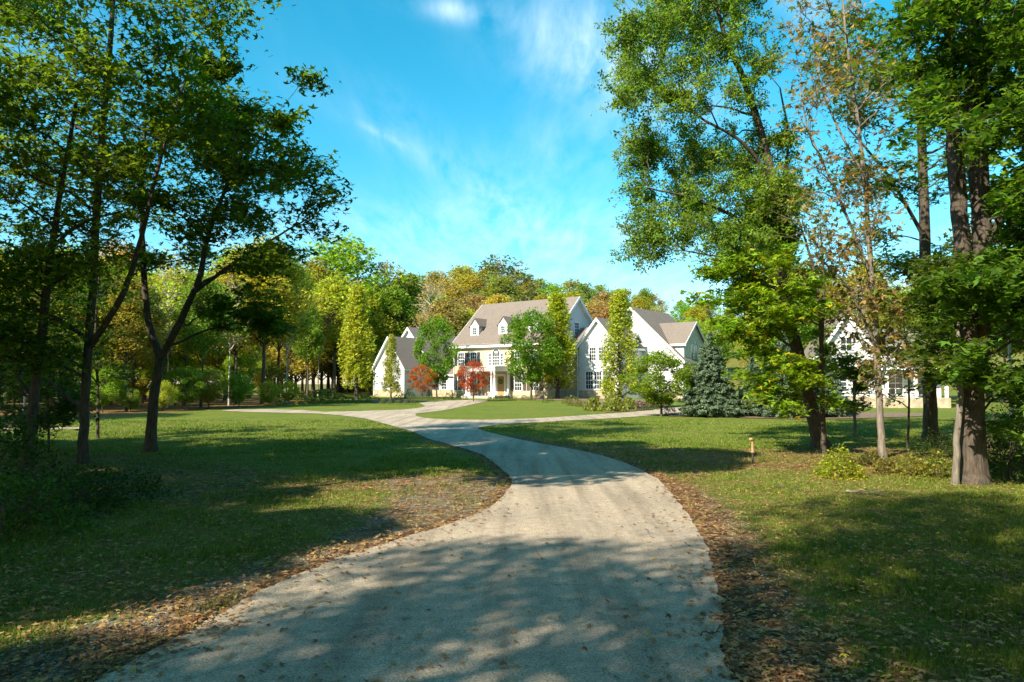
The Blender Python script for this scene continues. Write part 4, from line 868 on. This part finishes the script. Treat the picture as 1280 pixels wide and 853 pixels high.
# big trees left of the house
for kind, i, px, dep, ptop, cc, lb, wd in (('round', 0, 425, 118, 298, 'bright green', 'big bright green tree standing highest left of the house', 1.35), ('round', 1, 392, 112, 322, 'olive', 'olive tree left of the highest green tree', .9), ('sparse', 0, 482, 122, 326, 'rust-brown', 'thin rust-brown tree right of the highest green tree', 1.1),
        ('tall', 0, 418, 104, 345, 'yellow-green', 'yellow-green tree below the highest green tree', 1.2), ('tall', 1, 512, 122, 342, 'green', 'dark-topped green tree above the left wing roof', 1.0), ('tall', 2, 490, 114, 358, 'green', 'green tree with dense side left of the left wing', 1.1), ('columnar', 0, 466, 110, 366, 'yellow-green', 'narrow yellow-green tree beside the left wing', 1.2),
        ('bare', 0, 398, 102, 372, 'tan', 'nearly bare grey tree at the wood edge left of pears', 1.1), ('round', 2, 365, 102, 352, 'golden', 'golden tree at the wood edge behind drooping boughs', .9), ('bare', 1, 535, 112, 350, 'tan', 'bare-limbed tree behind the left wing', .9), ('tall', 0, 385, 98, 380, 'green', 'green tree at the bend of the wood edge', .9)):
    x_ = (px - 640) / F * dep; put(PR[kind][i], x_, dep, top_h(x_, dep, ptop), 12, PAL[cc], 'forest_tree', lb, 'trees left of the house', rot=px, wide=wd)
# hill behind the house
ox = np.array([350, 480, 520, 560, 620, 655, 700, 740, 800, 850, 900, 1000, 1100, 1300]); oy = np.array([335, 340, 338, 328, 330, 347, 352, 353, 360, 371, 380, 372, 360, 340])
for row, (dep, dy, sp) in enumerate(((116, 44, 5.6), (136, 27, 6), (160, 13, 7), (190, 4, 8), (225, 0, 8.5))):
    x_ = (470 - 640) / F * dep
    while x_ < (1060 - 640) / F * dep:
        dd_ = dep + rr.uniform(-6, 6); xx = x_ + rr.uniform(-1.5, 1.5); px = 640 + F * xx / dd_
        ptop = float(np.interp(px, ox, oy)) + dy * rr.uniform(.6, 1.3) + rr.uniform(-5, 7)
        cc = rr.choices(['olive', 'green', 'yellow-green', 'golden', 'rust-brown', 'tan', 'bright green'], [8, 4, 4, 2, 4, 2, 1])[0]
        kd = rr.choices(['round', 'tall', 'sparse', 'bare'], [7, 3, 2, .6])[0]
        ht = max(9, min(24, top_h(xx, dd_, ptop)))
        lm = 'above the left wing' if px < 570 else 'above the main roof' if px < 715 else 'behind the white wing gable' if px < 785 else 'above the garage roof' if px < 880 else 'behind the leaning oak' if px < 990 else 'beyond the beech'
        rw = ('low on the hill', 'lower slope', 'mid slope', 'upper slope', 'on the skyline')[row]
        put(rr.choice(PR[kd]), xx, dd_, ht, 12, tuple(v * rr.uniform(.85, 1.2) for v in PAL[cc]), 'forest_tree', '%s tree %s, %s' % (cc, lm, rw), 'trees on the hill behind the house', rot=rr.uniform(0, 6), wide=rr.uniform(1.0, 1.35))
        x_ += sp * rr.uniform(.8, 1.2)
# green thin-topped tree standing up from the ridge
x_ = (625 - 640) / F * 170; put(PR['sparse'][1], x_, 170, top_h(x_, 170, 320), 12, (.10, .16, .06), 'forest_tree', 'tall airy grey-green tree standing above the ridge over the main roof', 'trees on the hill behind the house', wide=1.6)
# left wood
for row, (off, sp) in enumerate(((0, 2.2), (6, 3.2), (13, 4.2), (22, 4.5), (32, 4.5), (44, 5.0))):
    px = -150.0
    while px < (372 if row < 3 else 455):
        keep_ = True
        dep = float(np.interp(px, [-150, 0, 200, 330, 372], [40, 42, 46, 56, 64])) + off + rr.uniform(-2, 2)
        if px > 285 and dep > 70: dep = dep + 36
        xx = (px - 640) / F * dep
        if row > 2: kd = 'round'; ptop = rr.uniform(335, 370)
        elif row == 0: kd = rr.choices(['tall', 'bare', 'round'], [6, 7, 0])[0]; ptop = rr.uniform(300, 350)
        else: kd = rr.choices(['tall', 'bare', 'round'], [7, 2, 2])[0]; ptop = rr.uniform(300, 345)
        cc = rr.choices(['olive', 'green', 'yellow-green', 'golden', 'tan', 'bright green'], [6, 2, 5, (.4 if row < 3 else 0), (3 if row < 3 else 0.5), 2])[0]
        lm = 'behind the leftmost maple' if px < 60 else 'past the forked maple' if px < 150 else 'past the crooked-fork maple' if px < 240 else 'under the drooping boughs' if px < 320 else 'by the drooping bough ends'
        rw = ('at the wood edge', 'just inside the wood', 'deeper in the wood', 'far back in the wood', 'back of the wood', 'last rank')[row]
        put(rr.choice(PRn[kd]), xx, dep, top_h(xx, dep, ptop), 12, tuple(v * rr.uniform(.85, 1.2) for v in PAL[cc]), 'forest_tree', '%s tree %s, %s' % (cc if kd != 'bare' else 'bare pale', rw, lm), 'trees of the left wood', rot=rr.uniform(0, 6), wide=rr.uniform(.9, 1.3))
        px += sp / dep * F * rr.uniform(.75, 1.25)
# young growth in front of the left wood
for i, px in enumerate([130, 165, 205, 232, 262, 300, 336, 362] + [-60 + 40 * q for q in range(11)]):
    dep = float(np.interp(px, [0, 200, 330, 372], [40, 43, 52, 60])) + (0 if i < 8 else 9 + 4 * (i % 3)); xx = (px - 640) / F * dep; cc = rr.choice(['green', 'bright green', 'olive', 'yellow-green'])
    put(PR['small'][0], xx, dep, rr.uniform(1.4, 2.8) if i < 8 else rr.uniform(3, 5), 5, PAL[cc], 'young_tree', ('low %s young tree at the left wood edge' if i < 8 else '%s understory tree between the left wood trunks') % cc, 'young growth at the left wood edge', rot=px, wide=1.1)
# right wood: behind and beside the smaller building
for row, (dep0, lo, hi, sp, pt0) in enumerate(((62, 1000, 1330, 4.5, 352), (72, 985, 1330, 5, 345), (86, 980, 1330, 6, 338), (34, 1215, 1345, 3.2, 300), (27, 1262, 1350, 2.8, 250))):
    px = lo
    while px < hi:
        dep = dep0 + rr.uniform(-3, 3) * dep0 / 60; xx = (px - 640) / F * dep; cc = rr.choices(['olive', 'green', 'yellow-green', 'golden', 'rust-brown', 'tan'], [4, 3, 4, 2, 2, 2])[0]
        kd = rr.choices(['tall', 'bare', 'round'], [5, 1.5, 4])[0]
        if row > 2: cc = rr.choice(['green', 'olive', 'dark green']); kd = rr.choice(['tall', 'bare'])
        pool = PRn[kd] if dep0 < 80 else PR[kd]
        lm = 'behind the smaller white building' if px < 1110 else 'past the straight maple' if px < 1190 else 'behind the twin trunks' if px < 1260 else 'at the right edge'
        rw = ('front row', 'second row', 'back row', 'near thicket', 'nearest thicket')[row]
        if kd == 'bare' and row == 0: rw = 'front'
        put(rr.choice(pool), xx, dep, top_h(xx, dep, pt0 + rr.uniform(-18, 14)), 12, tuple(v * rr.uniform(.85, 1.15) for v in PAL[cc]), 'forest_tree', '%s tree %s, %s' % (cc if kd != 'bare' else 'bare pale', lm, rw), 'trees of the right wood', rot=rr.uniform(0, 6), wide=rr.uniform(.9, 1.3))
        px += sp / dep * F * rr.uniform(.8, 1.2)
# trees of the same wood outside the picture, left of and behind the camera: crowns flattened and spread to shade drive and lawn
for i, (xx, yy, hh, rx_, ry_, k) in enumerate(((-6.9, 8.1, 11, 4.2, 3.5, 0), (-13.5, 8.0, 11, 4.2, 3.6, 0), (-20, 8.4, 11, 4.2, 3.6, 0), (-27, 10, 12, 4.2, 4, 0), (-5.0, -3.7, 14.5, 3.7, 1.1, 1), (-13.6, -1.0, 11, 3.6, 3.0, 0), (-20, 0.4, 12, 4, 3.6, 0), (-8.4, -4.4, 11, 2.8, 2.2, 1), (-7.0, -7.9, 14.2, 3.0, 1.2, 1), (-14, -6, 11, 3.5, 2.5, 0), (-14.8, 3.4, 11.5, 3.8, 2.4, 1), (-21.5, 4.5, 12, 3.8, 2.4, 0), (-27, 4, 12, 3.8, 3, 0))):
    o = put(PR['canopy'][k], xx, yy, hh, 11, PAL['green'], 'forest_tree', 'tall green tree of the left wood standing outside the view beside the camera', 'wood trees outside the view', rot=0)
    o.scale = (rx_ / 3.2, ry_ / 3.2, hh / 11)
for i, (xx, yy, hh) in enumerate(((14, 6, 14), (17, 13, 15), (13, -1, 14), (20, 20, 16), (6, -12, 15), (-3, -17, 14), (-12, -20, 14), (-21, -15, 14), (-29, -8, 15), (-34, 2, 15), (12, -8, 15), (23, 5, 17), (-36, 14, 16), (-34, 24, 16))):  # unseen ring of trees added to keep sky light off the near ground
    put(PRn['round'][0], xx, yy, hh, 12, PAL['green'], 'forest_tree', 'tall green tree added around the camera outside the view to block skylight', 'unseen trees added around the camera', rot=i * 1.7, wide=1.25)
# labels: same words -> ordinal from the left
from collections import defaultdict
grp = defaultdict(list)
for o, lb, px in TREES: grp[lb].append((px, o))
for lb, l_ in grp.items():
    if 'outside the view' in lb or len(l_) == 1:
        for _, o in l_: o['label'] = lb
        continue
    l_.sort(key=lambda t_: t_[0])
    for i, (_, o) in enumerate(l_):
        o['label'] = lb + (', left one' if (len(l_) == 2 and i == 0) else ', right one' if len(l_) == 2 else ', %s from left' % ordn(min(i, 9)))
for k in list(PR) + list(PRn):
    for p in (PR.get(k, []) + PRn.get(k, [])):
        if id(p) not in used:
            used.add(id(p))
            for ch in list(p.children): bpy.data.objects.remove(ch)
            bpy.data.objects.remove(p)

# ------------------------------------------------------------------ grass, fallen leaves, stones near the camera
def scatter(n, y0, y1, powr=1.3, rg=rng, pad=1.5):
    u = rg.random(n); a = 1 - powr; y_ = (y0 ** a + u * (y1 ** a - y0 ** a)) ** (1 / a); x_ = rg.uniform(-1, 1, n) * (y_ * .74 + pad); return x_, y_
x_, y_ = scatter(520000, 3.2, 34, 1.05)
lit, gr, dd = cover(x_, y_)
pn = np.clip(.5 + .28 * (np.sin(x_ * 1.7 + np.sin(y_ * 1.3) * 2) * np.cos(y_ * 1.9 + x_ * .6) + np.sin(x_ * 4.3 + 2 * np.sin(y_ * 2.9)) * np.sin(y_ * 5.1 + np.sin(x_ * 3.7) * 2) + .7 * np.sin(x_ * .55 + 2) * np.cos(y_ * .47)), 0, 1)
keep = (dd > .03) & (rng.random(len(x_)) > np.clip(gr * 1.5 + (lit - .3) * 1.5, 0, .97) - .9 * (pn - .62)) 
for b_ in beds: keep &= ~pip(b_, x_, y_)
x_, y_, pn = x_[keep], y_[keep], pn[keep]; n = len(x_)
hgt = rng.uniform(.012, .042, n) * (.5 + 1.7 * pn ** 1.5); wd = (.0028 + .00055 * y_) * rng.uniform(.7, 1.3, n)
a = rng.uniform(0, 2 * math.pi, n); ln_ = rng.uniform(.1, .9, n) * hgt; b2 = rng.uniform(0, 2 * math.pi, n)
V = np.empty((n, 3, 3)); z_ = H(x_, y_)
V[:, 0] = np.column_stack([x_ - np.cos(a) * wd, y_ - np.sin(a) * wd, z_ - .005]); V[:, 1] = np.column_stack([x_ + np.cos(a) * wd, y_ + np.sin(a) * wd, z_ - .005])
V[:, 2] = np.column_stack([x_ + np.cos(b2) * ln_, y_ + np.sin(b2) * ln_, z_ + hgt])
tag(link('grass', np_mesh('grass', V.reshape(-1, 3), np.arange(n * 3).reshape(-1, 3), np.clip(rng.normal(.62, .22, n) - .5 * (pn - .5), 0, 1)), MAT['grass']), 'short green and yellowing grass blades of the near lawn', 'grass', kind='stuff')
# leaves
x_, y_ = scatter(230000, 3.0, 30, 1.3)
lit, gr, dd = cover(x_, y_)
cl = (np.sin(x_ * 2.3 + 1.3 * np.sin(y_ * 3.1)) * np.sin(y_ * 2.7 + 1.1 * np.sin(x_ * 1.9)) * .5 + .5)
pr_ = np.where(dd < 0, (.010 + .5 * cl ** 1.5 * np.exp(np.minimum(dd, 0) / .19)) , np.clip(lit - .16, 0, 1) ** 1.2 * (.5 + 1.3 * cl))
keep = rng.random(len(x_)) < pr_; x_, y_, dd = x_[keep], y_[keep], dd[keep]
C = np.column_stack([x_, y_, H(x_, y_) + np.where(dd < 0, .028, rng.uniform(.012, .05, len(x_)))])
tag(link('fallen_leaves', leaf_mesh('fallen_leaves', C, .034, 'maple', .74), MAT['litter']), 'dry orange-brown fallen leaves strewn over the verges and drive', 'leaves', kind='stuff')
# stones of the gravel shoulders
x_, y_ = scatter(90000, 3.0, 17, 1.3); lit, gr, dd = cover(x_, y_); keep = (rng.random(len(x_)) < gr * 1.2) & (dd > 0); x_, y_ = x_[keep], y_[keep]; n = len(x_)
oc = np.array([(1, 0, 0), (0, 1, 0), (-1, 0, 0), (0, -1, 0), (0, 0, .6)], float); of = np.array([(0, 1, 4), (1, 2, 4), (2, 3, 4), (3, 0, 4)])
s_ = rng.uniform(.004, .014, n)[:, None, None]; a = rng.uniform(0, 6.28, n); ca_, sa_ = np.cos(a)[:, None], np.sin(a)[:, None]
st_ = rng.uniform(.7, 1.4, (n, 1)); ox_ = oc[None, :, 0] * st_; oy_ = oc[None, :, 1] / st_
V = np.stack([ox_ * ca_ - oy_ * sa_, ox_ * sa_ + oy_ * ca_, np.broadcast_to(oc[None, :, 2], (n, 5))], -1) * s_ + np.column_stack([x_, y_, np.full(n, .001)])[:, None, :]
tag(link('gravel', np_mesh('gravel', V.reshape(-1, 3), (of[None] + (np.arange(n) * 5)[:, None, None]).reshape(-1, 3), np.repeat(rng.random(n), 4)), MAT['stones']), 'small pale stones scattered on the drive shoulders', 'gravel', kind='stuff')

# ------------------------------------------------------------------ small things
def stick(pts, r0, label, mat='bark_pale'):
    base = np.array(gnd(*pts[0]) + (0,)); m_ = MB(); w_ = [np.array(gnd(*p) + (.03,)) - base for p in pts]
    pth = smooth_path(w_, 4); pth[1:-1] += rng.normal(0, .01, pth[1:-1].shape); m_.tube(pth, np.linspace(r0, r0 * .3, len(pth)), 6)
    mid = pth[len(pth) // 2]; m_.tube([mid, mid + np.array([.12, .1, .05]), mid + np.array([.25, .16, .03])], [r0 * .5, r0 * .3, r0 * .1], 4)
    o = m_.build('fallen_branch', MAT[mat]); o.location = tuple(base); tag(o, label, 'branch', 'fallen branches on the grass')
stick([(1058, 616), (1075, 618), (1095, 619), (1106, 621)], .022, 'pale fallen branch on sunlit grass below the yellow bush')
stick([(968, 610), (990, 613), (1010, 618)], .014, 'grey fallen stick on grass left of the pale branch', 'bark')
stick([(876, 800), (890, 794), (905, 788), (925, 783)], .006, 'thin dark twig on the drive right edge', 'bark')
x_, y_ = gnd(941, 580)
rt = empty('path_light', (x_, y_, 0)); tag(rt, 'short copper path light on a dark stake in the right lawn', 'path light')
q = MB(); q.tube([(0, 0, -.05), (0, 0, .22)], [.022, .022], 8, True); q.build('stake', MAT['dark'], rt)
q = MB(); q.lathe([(.022, .22), (.042, .235), (.045, .255), (.025, .28), (.022, .47), (.026, .50)], k=12); q.build('post', MAT['copper'], rt)
q = MB(); q.lathe([(.001, .555), (.03, .548), (.046, .53), (.05, .505), (.025, .50)], (-.03, 0, 0), 12); q.build('lamp_head', MAT['copper'], rt)
# potted plants by the front door
def on_house(a, b_): p = np.array([-7.2, 90.0]) + uL * a + vL * b_; return float(p[0]), float(p[1])
for (a, b_, lb) in ((6.2, -2.6, 'dark urn with green plant left of the front steps'), (8.0, -2.5, 'dark urn with green plant right of the front steps')):
    x_, y_ = on_house(a, b_); rt = empty('planter', (x_, y_, .3)); tag(rt, lb, 'planter', 'planters on the portico')
    q = MB(); q.lathe([(.16, 0), (.18, .03), (.08, .12), (.2, .35), (.24, .5), (.2, .5)], k=12); q.build('urn', MAT['dark'], rt)
    rg = np.random.default_rng(5); d = rg.normal(0, .16, (160, 3)); d[:, 2] = np.abs(d[:, 2]) + .5; o = link('plant', leaf_mesh('plant', d, .12, 'kite', .2, rg), MAT['leaf'], rt); o.color = (.06, .12, .02, 1)
